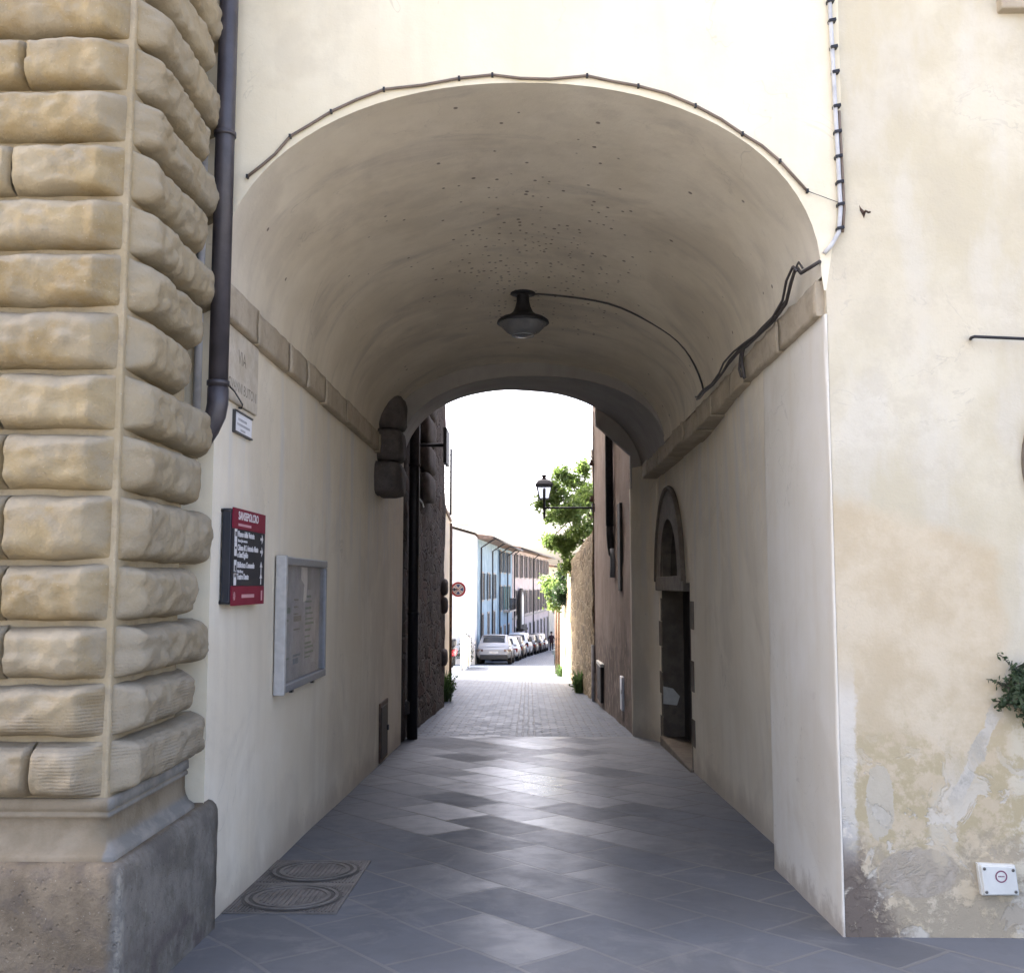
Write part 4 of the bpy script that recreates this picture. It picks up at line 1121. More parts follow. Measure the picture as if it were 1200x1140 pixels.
mb = MB(); mb.box((-2.30, 25.94, 3.36), (-2.0, 26.06, 3.42)); mb.box((-2.22, 25.92, 3.42), (-2.1, 26.08, 3.62)); mb.build('foot', M['iron'], gr)

# ------------------------------------------------------------------ pinkish house on the right beyond the passage
ph = thing('pink_house', (1.6, 18, gz(18)), 'tall pinkish brown plastered house just beyond the passage, carrying the street lantern', 'house')
rows = []
for i in range(34):
    y = 15.13 + 6.47 * i / 33
    rows.append([(1.52 - .14 * (i / 33) + .022 * noise.noise(Vector((2, y * 1.1, z * 1.1))) + (.01 * noise.noise(Vector((7, y * 5, z * 5)))), y, z) for z in [-1.2 + 10.2 * k / 50 for k in range(51)]])
mb = MB(); mb.grid(rows)
mb.add([(1.38, 21.6, -1.2), (6, 21.6, -1.2), (6, 21.6, 9), (1.38, 21.6, 9)], [(0, 1, 2, 3)]); mb.add([(6, 15.1, -1.2), (6, 21.6, -1.2), (6, 21.6, 9), (6, 15.1, 9)], [(0, 1, 2, 3)])
mb.add([(1.52, 15.13, 3.2), (6, 15.13, 3.2), (6, 15.13, 9), (1.52, 15.13, 9)], [(0, 1, 2, 3)])
mb.build('wall', M['pink_plaster'], ph)
mb = MB(); mb.box((1.0, 15.1, 9), (6.2, 22, 9.2)); mb.build('roof', M['roof_tile'], ph)
mb = MB(); mb.box((1.455, 16.3, 1.5), (1.50, 16.75, 2.9)); mb.build('slot_window', M['wood_dark'], ph)
mb = MB(); mb.box((1.36, 19.6, -.62), (1.42, 20.6, .05)); vv = mb.build('vent_opening', M['wood_dark'], ph)
mb = MB(); mb.box((1.35, 19.55, .05), (1.43, 20.65, .11)); mb.build('vent_lintel', M['white_box'], vv)
d3 = thing('downpipe', (1.42, 17.8, gz(18)), 'wide black downpipe with a crooked foot on the pinkish house', 'downpipe')
mb = MB(); mb.tube([(1.40, 17.6, 6.5), (1.40, 17.6, 2.6)], .068, 14); mb.build('pipe', M['iron'], d3)
mb = MB(); mb.tube([(1.40, 17.6, 2.62), (1.40, 17.6, 2.45), (1.41, 17.55, 2.25), (1.43, 17.5, 2.1)], .06, 12); mb.build('elbow', M['iron'], d3)
mb = MB(); mb.tube([(1.43, 17.5, 2.2), (1.44, 17.46, 2.05), (1.44, 17.45, 1.9), (1.43, 17.45, 1.72)], .05, 12); mb.build('shoe', M['alu'], d3)
c4 = MB(); c4.tube([(1.355, 21.2, 5.2), (1.36, 21.2, 3.6), (1.355, 21.2, 2.2), (1.36, 21.2, .6), (1.36, 21.2, gz(21.2) + .6)], .012, 6)
finish(c4.build('red_brown_cable', M['rust']), None, 'red brown cable running down the street corner of the pinkish house', 'cable')
mt = thing('meter_cabinet', (1.42, 16.35, -.5), 'tall narrow white metal flap low on the pinkish house', 'cabinet')
mb = MB(); mb.box((1.455, 16.25, -.36), (1.50, 16.55, .16)); mb.build('door', M['enamel'], mt, bevel=.004)
mb = MB(); mb.box((1.448, 16.28, -.1), (1.456, 16.30, -.04)); mb.build('latch', M['iron'], mt)
gp2 = MB(); gp2.tube([(1.34, 21.55, .35), (1.34, 21.55, -.5), (1.34, 21.55, gz(21.5))], .035, 8)
finish(gp2.build('grey_standpipe', M['conduit']), None, 'short pale grey standpipe at the far foot of the pinkish house', 'pipe')
wb = thing('cable_bracket', (1.36, 21.3, 4.25), 'thin dark wire bracket high on the pinkish house above the street lantern', 'bracket')
mb = MB(); mb.tube([(1.37, 21.3, 4.2), (1.32, 21.3, 4.27), (1.2, 21.3, 4.3), (.82, 21.3, 4.31)], .009, 6); mb.build('arm', M['iron'], wb)
for z in (4.12, 3.36):
    mb = MB(); mb.lathe([(.001, z - .05), (.045, z - .04), (.055, z), (.03, z + .03), (.03, z + .07), (.001, z + .08)], (1.33, 21.3, 0), 'z', 10); mb.build('insulator', M['rust'], wb)

sl_ = thing('street_lantern', (.33, 21.4, 3.0), 'old style four sided street lantern on a long black wall arm', 'street lamp')
LX, LYY, LZ = .335, 21.3, 3.19
mb = MB(); mb.tube([(1.38, LYY, LZ), (LX, LYY, LZ)], .020, 8); mb.box((1.33, LYY - .06, LZ - .09), (1.385, LYY + .06, LZ + .09)); mb.build('arm', M['iron'], sl_)
mb = MB(); mb.tube([(LX, LYY, LZ - .22), (LX, LYY, LZ + .20)], .024, 8); mb.build('stem', M['iron'], sl_)
def frus(mb, b0, b1, z0, z1, mi=0):
    v = [(LX + sx * b, LYY + sy * b, z) for b, z in ((b0, z0), (b1, z1)) for sx, sy in ((-1, -1), (1, -1), (1, 1), (-1, 1))]
    mb.add(v, [(0, 1, 5, 4), (1, 2, 6, 5), (2, 3, 7, 6), (3, 0, 4, 7)], mi)
mb = MB(); frus(mb, .093, .155, LZ + .20, LZ + .47); mb.build('panes', M['lamp_glass'], sl_)
mb = MB()
for sx, sy in ((-1, -1), (1, -1), (1, 1), (-1, 1)): mb.tube([(LX + sx * .095, LYY + sy * .095, LZ + .19), (LX + sx * .157, LYY + sy * .157, LZ + .475)], .010, 5)
mb.box((LX - .10, LYY - .10, LZ + .18), (LX + .10, LYY + .10, LZ + .20)); mb.build('frame', M['iron'], sl_)
mb = MB(); frus(mb, .185, .175, LZ + .465, LZ + .495); frus(mb, .175, .13, LZ + .495, LZ + .56); frus(mb, .13, .05, LZ + .56, LZ + .61); mb.lathe([(.05, LZ + .60), (.035, LZ + .64), (.055, LZ + .675), (.04, LZ + .69), (.001, LZ + .70)], (LX, LYY, 0), 'z', 12)
mb.build('cap', M['pipe_brown'], sl_)
mb = MB(); mb.lathe([(.03, LZ + .20), (.03, LZ + .40), (.001, LZ + .43)], (LX, LYY, 0), 'z', 10); mb.build('bulb', M['white_box'], sl_)

# ------------------------------------------------------------------ garden walls and the tree
def curved_wall(name, label, path, th, hfun, mat, cap, amp=.04):
    t = thing(name, (path[0][0], path[0][1], gz(path[0][1])), label, 'wall')
    P_ = []
    for (a, b) in zip(path, path[1:]):
        n = max(2, int((b[1] - a[1]) / .35))
        P_ += [(a[0] + (b[0] - a[0]) * i / n, a[1] + (b[1] - a[1]) * i / n) for i in range(n)]
    P_.append(path[-1]); rows = []
    for (x, y) in P_:
        g = gz(y); h = hfun(y); col = []
        for k in range(15): z = g - .4 + (h + .4) * k / 14; col.append((x + amp * noise.noise(Vector((y * 1.6, z * 1.6, 3))), y, z))
        top = g + h + .04 * noise.noise(Vector((y * 2, 0, 1)))
        col += [(x + .08, y, top + .05), (x + th, y, top + .05), (x + th, y, g - .4)]
        rows.append(col)
    mb = MB(); mb.grid(rows); n = len(rows[0])
    mb.add(rows[0], [list(range(n))]); mb.build('masonry', mat, t)
    if cap:
        mb = MB()
        mb.grid([[(x - .06, y, gz(y) + hfun(y) + .055), (x - .06, y, gz(y) + hfun(y) + .12), (x + th / 2, y, gz(y) + hfun(y) + .2), (x + th + .06, y, gz(y) + hfun(y) + .1)] for x, y in P_], 0, False)
        mb.build('coping', cap, t)
    return t


curved_wall('garden_wall', 'tall tan rubble garden wall with weeds at its foot beyond the pinkish house', [(1.36, 21.7), (1.20, 26.5), (1.08, 30.8)], .5, lambda y: 3.55 - (y - 21.7) * .045, M['rubble_tan'], None, .06)
curved_wall('garden_wall', 'pale plastered garden wall curving away behind the tan rubble one', [(1.06, 30.9), (1.25, 44), (1.75, 58), (3.0, 76), (5.2, 100), (8.5, 125)], .4, lambda y: 2.5 if y < 60 else 2.3, M['garden'], M['roof_tile'], .03)
for (x, y, h) in ((1.0, 34.0, 2.2), (.98, 36.2, 2.3)):
    mb = MB(); mb.tube([(x, y, gz(y)), (x, y, gz(y) + h)], .05, 8)
    finish(mb.build('wall_pipe', M['rust']), None, 'nearer rusty upright pipe on the pale garden wall' if y < 35 else 'farther rusty upright pipe on the pale garden wall', 'pipe', 'rusty pipes on the garden wall')


def tree(name, label, base, top, blobs, nleaf, size, mat, seed, trunk=.10):
    t = thing(name, base, label, 'tree'); r = random.Random(seed); base = Vector(base); top = Vector(top)
    tk = MB(); tk.tube([base, base + (top - base) * .35 + Vector((.08, .05, 0)), base + (top - base) * .7, top], [trunk, trunk * .8, trunk * .55, trunk * .25], 8)
    cr = MB()
    for (bx, by, bz, br) in blobs:
        c = Vector((bx, by, bz)); s0 = base + (top - base) * r.uniform(.35, .85)
        mid = (s0 + c) / 2 + Vector((r.uniform(-.1, .1), r.uniform(-.1, .1), .15))
        tk.tube([s0, mid, c], [trunk * .35, trunk * .22, trunk * .08], 5)
        ntw = max(5, int(26 * br)); 
        for _ in range(ntw):
            d = Vector((r.gauss(0, 1), r.gauss(0, 1), r.gauss(0, .75))).normalized(); L = br * r.uniform(.45, 1.15)
            tip = c + d * L; tk.tube([c, c + d * L * .5 + Vector((0, 0, .05)), tip], [.012, .008, .003], 3, 0, False)
            k = int(nleaf * br * r.uniform(.5, 1.4) / ntw)
            pts = []
            for _ in range(k):
                q = r.uniform(.35, 1.05); pts.append(c + d * L * q + Vector((r.gauss(0, .09), r.gauss(0, .09), r.gauss(0, .08) - .05 * q)))
            leaves(cr, pts, size, r)
    tk.build('trunk', M['bark'], t); cr.build('crown', mat, t, recalc=False)


def pb(px, py, y, r): p = yp(px, py, y); return (p.x, p.y, p.z, r)
tree('garden_tree', 'airy light green tree rising behind the garden wall and the street lantern', (2.1, 28.2, gz(28)), (1.75, 28.0, 5.3),
     [pb(652, 572, 27.5, .42), pb(676, 563, 28.5, .36), pb(690, 585, 27.5, .42), pb(668, 598, 27, .48), pb(688, 622, 27.5, .5), pb(650, 600, 28.5, .34), pb(670, 630, 28, .42), pb(690, 655, 27.5, .45), pb(642, 635, 29, .26), pb(660, 637, 28.2, .32), pb(684, 548, 28.5, .22), pb(636, 588, 27.5, .18), pb(657, 553, 28.5, .2), pb(705, 600, 28.5, .5), pb(710, 640, 28.5, .5), pb(672, 662, 28, .36)],
     2300, .115, M['leaf_light'], 4, .11)
tree('ivy', 'dark green ivy mass hanging over the top of the garden wall', (1.5, 31.2, gz(31) + 1.9), (1.35, 31.0, 2.1),
     [pb(668, 672, 30, .34), pb(662, 690, 30, .34), pb(672, 688, 29.5, .30), pb(656, 700, 30.5, .28), pb(678, 665, 29.5, .28)], 2200, .10, M['leaf_dark'], 8, .05)
tree('ivy', 'bright green creeper trailing lower over the pale garden wall', (1.4, 33.6, gz(33) + 2.1), (1.2, 33.2, 1.5),
     [pb(646, 696, 33, .30), pb(642, 682, 33.5, .26), pb(650, 708, 33, .28), pb(654, 684, 32.5, .26)], 1900, .10, M['leaf_light'], 9, .04)

# ------------------------------------------------------------------ far houses
def house(name, label, p0, p1, depth, ztop, mat, wins, eave=.45, roofh=.9, extra=None):
    """front from p0 to p1 (street side on the right hand of travel), body on the left of travel"""
    p0, p1 = Vector(p0), Vector(p1); L = (p1 - p0).length; u = (p1 - p0) / L; nrm = Vector((u.y, -u.x, 0)); u3 = Vector((u.x, u.y, 0))
    z0 = min(gz(p0.y), gz(p1.y)) - .5
    t = thing(name, (p0.x, p0.y, gz(p0.y)), label, 'house')
    def pt(a, o, z): q = p0 + u * a; return (q.x + nrm.x * o, q.y + nrm.y * o, z)
    mb = MB(); c = [(0, 0), (L, 0), (L, -depth), (0, -depth)]
    mb.prism(c, lambda a, o, d: pt(a, o, d), z0, ztop); mb.build('wall', mat, t)
    mb = MB(); e = eave
    mb.add([pt(-.05, e, ztop - .02), pt(L + .05, e, ztop - .02), pt(L + .05, -depth - e, ztop - .02), pt(-.05, -depth - e, ztop - .02), pt(-.05, e, ztop + .14), pt(L + .05, e, ztop + .14), pt(L + .05, -depth - e, ztop + .14), pt(-.05, -depth - e, ztop + .14), pt(-.05, -depth / 2, ztop + roofh), pt(L + .05, -depth / 2, ztop + roofh)],
           [(0, 1, 2, 3), (0, 4, 5, 1), (2, 6, 7, 3), (4, 8, 9, 5), (6, 9, 8, 7), (0, 3, 7, 8, 4), (1, 5, 9, 6, 2)])
    rf = mb.build('roof', M['roof_tile'], t)
    mb = MB(); mb.tube([pt(-.05, e + .05, ztop + .04), pt(L + .05, e + .05, ztop + .04)], .07, 8); mb.build('gutter', M['iron'], rf)
    for (a, zb, w, h, kind, sh) in wins:
        if kind == 'pipe':
            mb = MB(); mb.tube([pt(a, e, ztop), pt(a, .1, ztop - .5), pt(a, .08, gz(p0.y) - .8)], .05, 8); mb.build('downpipe', M['iron'], t); continue
        mb = MB(); mb.add([pt(a - w / 2 - .09, o, q) for o in (.0, .04) for q in ()], []) 
        cc = [(a - w / 2, zb), (a + w / 2, zb), (a + w / 2, zb + h), (a - w / 2, zb + h)]
        oo = [(a - w / 2 - .1, zb - .1), (a + w / 2 + .1, zb - .1), (a + w / 2 + .1, zb + h + .1), (a - w / 2 - .1, zb + h + .1)]
        for i in range(4):
            q = [oo[i], oo[(i + 1) % 4], cc[(i + 1) % 4], cc[i]]
            mb.prism(q, lambda s_, v_, d: pt(s_, d, v_), -.01, .05)
        wn_ = mb.build('door' if kind == 'door' else 'window', M['trim'], t)
        mb = MB(); mb.prism(cc, lambda s_, v_, d: pt(s_, d, v_), -.01, .015); mb.build('pane' if kind != 'door' else 'leaf', M['dark_glass'] if kind != 'door' else M['wood_dark'], wn_)
        if sh:
            for s in (-1, 1):
                mb = MB(); a0_ = a + s * (w / 2 + .02); a1_ = a0_ + s * w * .48
                mb.prism([(min(a0_, a1_), zb), (max(a0_, a1_), zb), (max(a0_, a1_), zb + h), (min(a0_, a1_), zb + h)], lambda s_, v_, d: pt(s_, d, v_), .055, .095)
                mb.build('shutter', sh, wn_)
    if extra: extra(t, pt, L)
    return t


# white house across the yard end
wh = thing('white_house', (-6, 57, gz(57)), 'blank white house wall across the end of the yard', 'house')
mb = MB(); mb.prism([(-14, -4), (-2.98, -4), (-2.98, 4.35), (-6.5, 5.35), (-14, 5.0)], lambda u, v, d: (u, d, v), 57.0, 60.2); mb.build('wall', M['house_white'], wh)
mb = MB(); mb.add([(-2.9, 56.8, 4.38), (-6.5, 56.8, 5.42), (-6.5, 60.2, 5.42), (-2.9, 60.2, 4.38)], [(0, 1, 2, 3)]); mb.add([(-2.9, 56.8, 4.46), (-6.5, 56.8, 5.50), (-6.5, 60.2, 5.50), (-2.9, 60.2, 4.46)], [(0, 1, 2, 3)]); mb.build('roof', M['roof_tile'], wh)
mb = MB(); mb.box((-4.15, 58.2, 5.0), (-3.3, 59.0, 6.3)); mb.box((-4.25, 58.1, 6.3), (-3.2, 59.1, 6.45)); mb.build('chimney', M['house_white'], wh)

gA = lambda y: gz(y)
g60 = gz(64)
def blue_wins(L):
    W = []
    for a in (2.2, 5.6, 9.2):
        for f, h in ((1.0, 2.0), (3.6, 1.6)): W.append((a, g60 + .2 + f + .0 + (0 if f > 2 else -.6), 1.0, h if f > 2 else 2.3, 'win' if f > 2 else 'door', M['shutter_blue'] if f > 2 else None))
    W.append((.9, 0, 0, 0, 'pipe', None)); W.append((7.5, 0, 0, 0, 'pipe', None))
    return W


house('blue_house', 'pale blue grey house in shade behind the nearest parked cars', (-2.95, 60.3), (-2.15, 72.0), 9, 4.3, M['house_blue'], blue_wins(11), .9)
W = []
for a in (1.4, 4.2, 7.0):
    W += [(a, g60 + 2.9, .95, 1.7, 'win', M['shutter_teal'] if a > 3 else M['shutter_blue']), (a, g60 + 5.6, .95, 1.5, 'win', M['shutter_blue']), (a, g60 - .6, 1.1, 2.3, 'door', None)]
W += [(.2, 0, 0, 0, 'pipe', None), (5.6, 0, 0, 0, 'pipe', None)]
def balc(t, pt, L):
    mb = MB(); mb.prism([(3.2, g60 + 2.7), (8.2, g60 + 2.7), (8.2, g60 + 2.82), (3.2, g60 + 2.82)], lambda s_, v_, d: pt(s_, d, v_), 0, .5)
    b = mb.build('balcony', M['trim'], t)
    mb = MB()
    for k in range(18): mb.tube([pt(3.3 + k * .28, .47, g60 + 2.8), pt(3.3 + k * .28, .47, g60 + 3.7)], .012, 4)
    mb.tube([pt(3.2, .47, g60 + 3.7), pt(8.2, .47, g60 + 3.7)], .025, 5); mb.build('railing', M['iron'], b)
house('grey_house', 'narrow grey blue house with teal shutters and a small balcony', (-2.1, 72.2), (-1.3, 82.0), 9, 4.25, M['house_grey'], W, .8, .9, balc)
gp_ = gz(95)
W = []
for k in range(9):
    a = 2.2 + k * 3.5
    W += [(a, gp_ + 3.6, 1.15, 2.0, 'win', M['shutter']), (a, gp_ + 6.7, 1.1, 1.9, 'win', M['shutter']), (a, gp_ + .1, 1.35, 2.5, 'door', None)]
W += [(.4, 0, 0, 0, 'pipe', None), (15, 0, 0, 0, 'pipe', None)]
def course(t, pt, L):
    mb = MB(); mb.prism([(0, gp_ + 3.3), (L, gp_ + 3.3), (L, gp_ + 3.45), (0, gp_ + 3.45)], lambda s_, v_, d: pt(s_, d, v_), 0, .08); mb.build('string_course', M['trim'], t)
house('long_pink_house', 'long pale pink house with rows of brown shutters where the street bends', (-1.25, 82.2), (2.2, 113.5), 10, 4.45, M['house_pink'], W, .7, 1.1, course)
house('cream_house', 'low pale cream house at the far end of the street', (2.3, 114), (5.6, 135), 9, 3.6, M['house_cream'], [(4, -1.6, 1, 1.6, 'win', M['shutter']), (9, -1.6, 1, 1.6, 'win', M['shutter']), (14, -1.6, 1, 1.6, 'win', M['shutter'])], .6)
# arched shrine on the near end of the pink house
sh = thing('wall_shrine', (-1.1, 84.5, gp_ + 3), 'dark framed arched niche projecting from the near end of the long pink house', 'shrine')
u = (Vector((2.2, 113.5)) - Vector((-1.25, 82.2))).normalized(); nr = Vector((u.y, -u.x))
def spt(a, o, z): return (-1.25 + u.x * a + nr.x * o, 82.2 + u.y * a + nr.y * o, z)
ar_ = [(2.6, gp_ + 2.5), (5.4, gp_ + 2.5), (5.4, gp_ + 4.9)] + [(4 + 1.4 * math.cos(q), gp_ + 4.9 + .9 * math.sin(q)) for q in [math.pi * i / 10 for i in range(1, 10)]] + [(2.6, gp_ + 4.9)]
mb = MB(); mb.prism(ar_, lambda a, v, d: spt(a, d, v), .12, .34); mb.build('frame', M['wood_dark'], sh)
mb = MB(); mb.prism([(3.4, gp_ + 2.8), (4.6, gp_ + 2.8), (4.6, gp_ + 5.0), (4.0, gp_ + 5.5), (3.4, gp_ + 5.0)], lambda a, v, d: spt(a, d, v), .34, .37); mb.build('panel', M['white_paint'], sh)
mb = MB(); mb.prism([(2.4, gp_ + 2.3), (5.6, gp_ + 2.3), (5.6, gp_ + 2.5), (2.4, gp_ + 2.5)], lambda a, v, d: spt(a, d, v), 0, .6); mb.build('shelf', M['wood_dark'], sh)
wr2 = MB(); wr2.tube([(-2.3, 70, 4.0), (.6, 72, 3.2), (3.2, 74, 3.6)], .012, 4)
finish(wr2.build('overhead_wire', M['cable_black']), None, 'thin overhead wire sagging across the far street', 'wire')
# second street lamp far off on the pink house
fl = thing('street_lantern', (1.7, 108, 1.2), 'tiny distant wall lantern at the far end of the long pink house', 'street lamp')
p = yp(634, 686, 108)
mb = MB(); mb.tube([(p.x - .4, 108, p.z - .4), (p.x, 108, p.z - .4)], .03, 6); mb.tube([(p.x, 108, p.z - .5), (p.x, 108, p.z - .2)], .03, 6); mb.build('arm', M['iron'], fl)
mb = MB(); mb.lathe([(.12, p.z - .2), (.22, p.z + .15), (.3, p.z + .2), (.05, p.z + .4)], (p.x, 108, 0), 'z', 4); mb.build('lamp_head', M['lamp_glass'], fl)

# ------------------------------------------------------------------ yard: gate, sign, motorbike, climber
yg = thing('yard_gate', (-2.75, 44, gz(44)), 'white sheet metal gate standing open at the mouth of the yard', 'gate')
gl_ = [(0, .0), (1, .0), (1, 1.30), (0, 1.42)]
A_, B_ = Vector((-2.72, 42.0)), Vector((-2.86, 50.5))
def gpt(a, v, o): q = A_ + (B_ - A_) * a; return (q.x + o, q.y, gz(q.y) + .08 + v)
mb = MB(); mb.prism(gl_, lambda a, v, d: gpt(a, v, d), 0, .04); mb.build('leaf', M['white_paint'], yg)
mb = MB(); mb.tube([gpt(0, -.1, .02), gpt(0, 1.5, .02)], .06, 8); mb.build('post', M['white_paint'], yg)
mb = MB(); mb.tube([gpt(.62, -.1, .05), gpt(.62, 1.30, .05)], .03, 6); mb.build('brace', M['alu'], yg)
ns = thing('road_sign', (-2.1, 28, .7), 'round no stopping sign with a red rim beside the rusty pipe', 'road sign')
p = yp(537, 690.5, 28.2)
def ringmesh(mb, c, r0, r1, y, n=32):
    for k in range(n):
        a, b = 2 * math.pi * k / n, 2 * math.pi * (k + 1) / n
        mb.add([(c.x + r * math.cos(w), y, c.z + r * math.sin(w)) for r, w in ((r0, a), (r1, a), (r1, b), (r0, b))], [(0, 1, 2, 3)])
mb = MB(); n = 32
mb.prism([(p.x + .208 * math.cos(2 * math.pi * k / n), p.z + .208 * math.sin(2 * math.pi * k / n)) for k in range(n)], lambda u_, v_, d: (u_, d, v_), 28.2, 28.225); mb.build('disc', M['white_paint'], ns)
mb = MB(); ringmesh(mb, p, .155, .203, 28.196)
for s in (1, -1): mb.obox((p.x, 28.1965, p.z), (.11, 0, s * .11), (0, .0005, 0), (-.0035, 0, s * .0035))
mb.build('red_rim', M['sign_redring'], ns)
mb = MB()
for k in range(4):
    w = math.pi / 2 * k; q = [(.135, w - .42), (.135, w), (.135, w + .42), (.045, w)]
    mb.add([(p.x + r * math.cos(a), 28.195, p.z + r * math.sin(a)) for r, a in q], [(0, 1, 2, 3)])
mb.build('blue_quarters', M['sign_blue'], ns)
mb = MB(); mb.tube([(p.x - .02, 28.24, p.z), (-2.13, 27.9, p.z)], .02, 6); mb.build('bracket', M['iron'], ns)

mo = thing('motorbike', (-3.75, 50, gz(50)), 'red and black motorbike parked at the back of the yard, seen from behind', 'motorbike')
mx, my, mz = -3.62, 49.5, gz(49.5)
for dy in (-.55, .75):
    mb = MB(); mb.lathe([(.20, -.06), (.29, -.06), (.31, 0), (.29, .06), (.20, .06)], (mx, my + dy, mz + .31), 'x', 20); w_ = mb.build('wheel', M['tyre'], mo)
    mb = MB(); mb.lathe([(.001, -.05), (.2, -.03), (.2, .03), (.001, .05)], (mx, my + dy, mz + .31), 'x', 16); mb.build('rim', M['rim'], w_)
mb = MB(); cushion(mb, (mx, my + .15, mz + .72), .20, .62, .20, 3, 0, 2.6, .01); cushion(mb, (mx, my - .5, mz + .66), .17, .26, .13, 5, 0, 2.6, .01); mb.build('body', M['red_paint'], mo)
mb = MB(); cushion(mb, (mx, my - .2, mz + .93), .16, .5, .08, 5, 0, 2.6, .01); mb.build('seat', M['car_black'], mo)
mb = MB(); cushion(mb, (mx, my - .6, mz + 1.2), .23, .2, .2, 6, 0, 3.4, .01); mb.build('top_box', M['car_black'], mo)
mb = MB(); cushion(mb, (mx, my - .77, mz + .78), .09, .03, .05, 6, 0, 3, .0); mb.build('tail_light', M['tail_red'], mo)
mb = MB(); mb.tube([(mx - .35, my + .55, mz + 1.05), (mx, my + .62, mz + 1.0), (mx + .35, my + .55, mz + 1.05)], .016, 6); mb.tube([(mx, my + .62, mz + 1.0), (mx, my + .75, mz + .35)], .03, 6); mb.build('handlebar', M['iron'], mo)
tree('wall_climber', 'dusty grey green climber against the white house wall behind the gate', (-3.55, 56.6, gz(56)), (-3.5, 56.5, -1.6), [(-3.5, 56.5, -1.7, .5), (-3.2, 56.5, -2.2, .4), (-3.75, 56.5, -2.2, .4), (-3.25, 56.5, -1.3, .25)], 420, .12, M['leaf_grey'], 31, .04)


# ------------------------------------------------------------------ cars
def lerp(a, b, t): return a + (b - a) * t


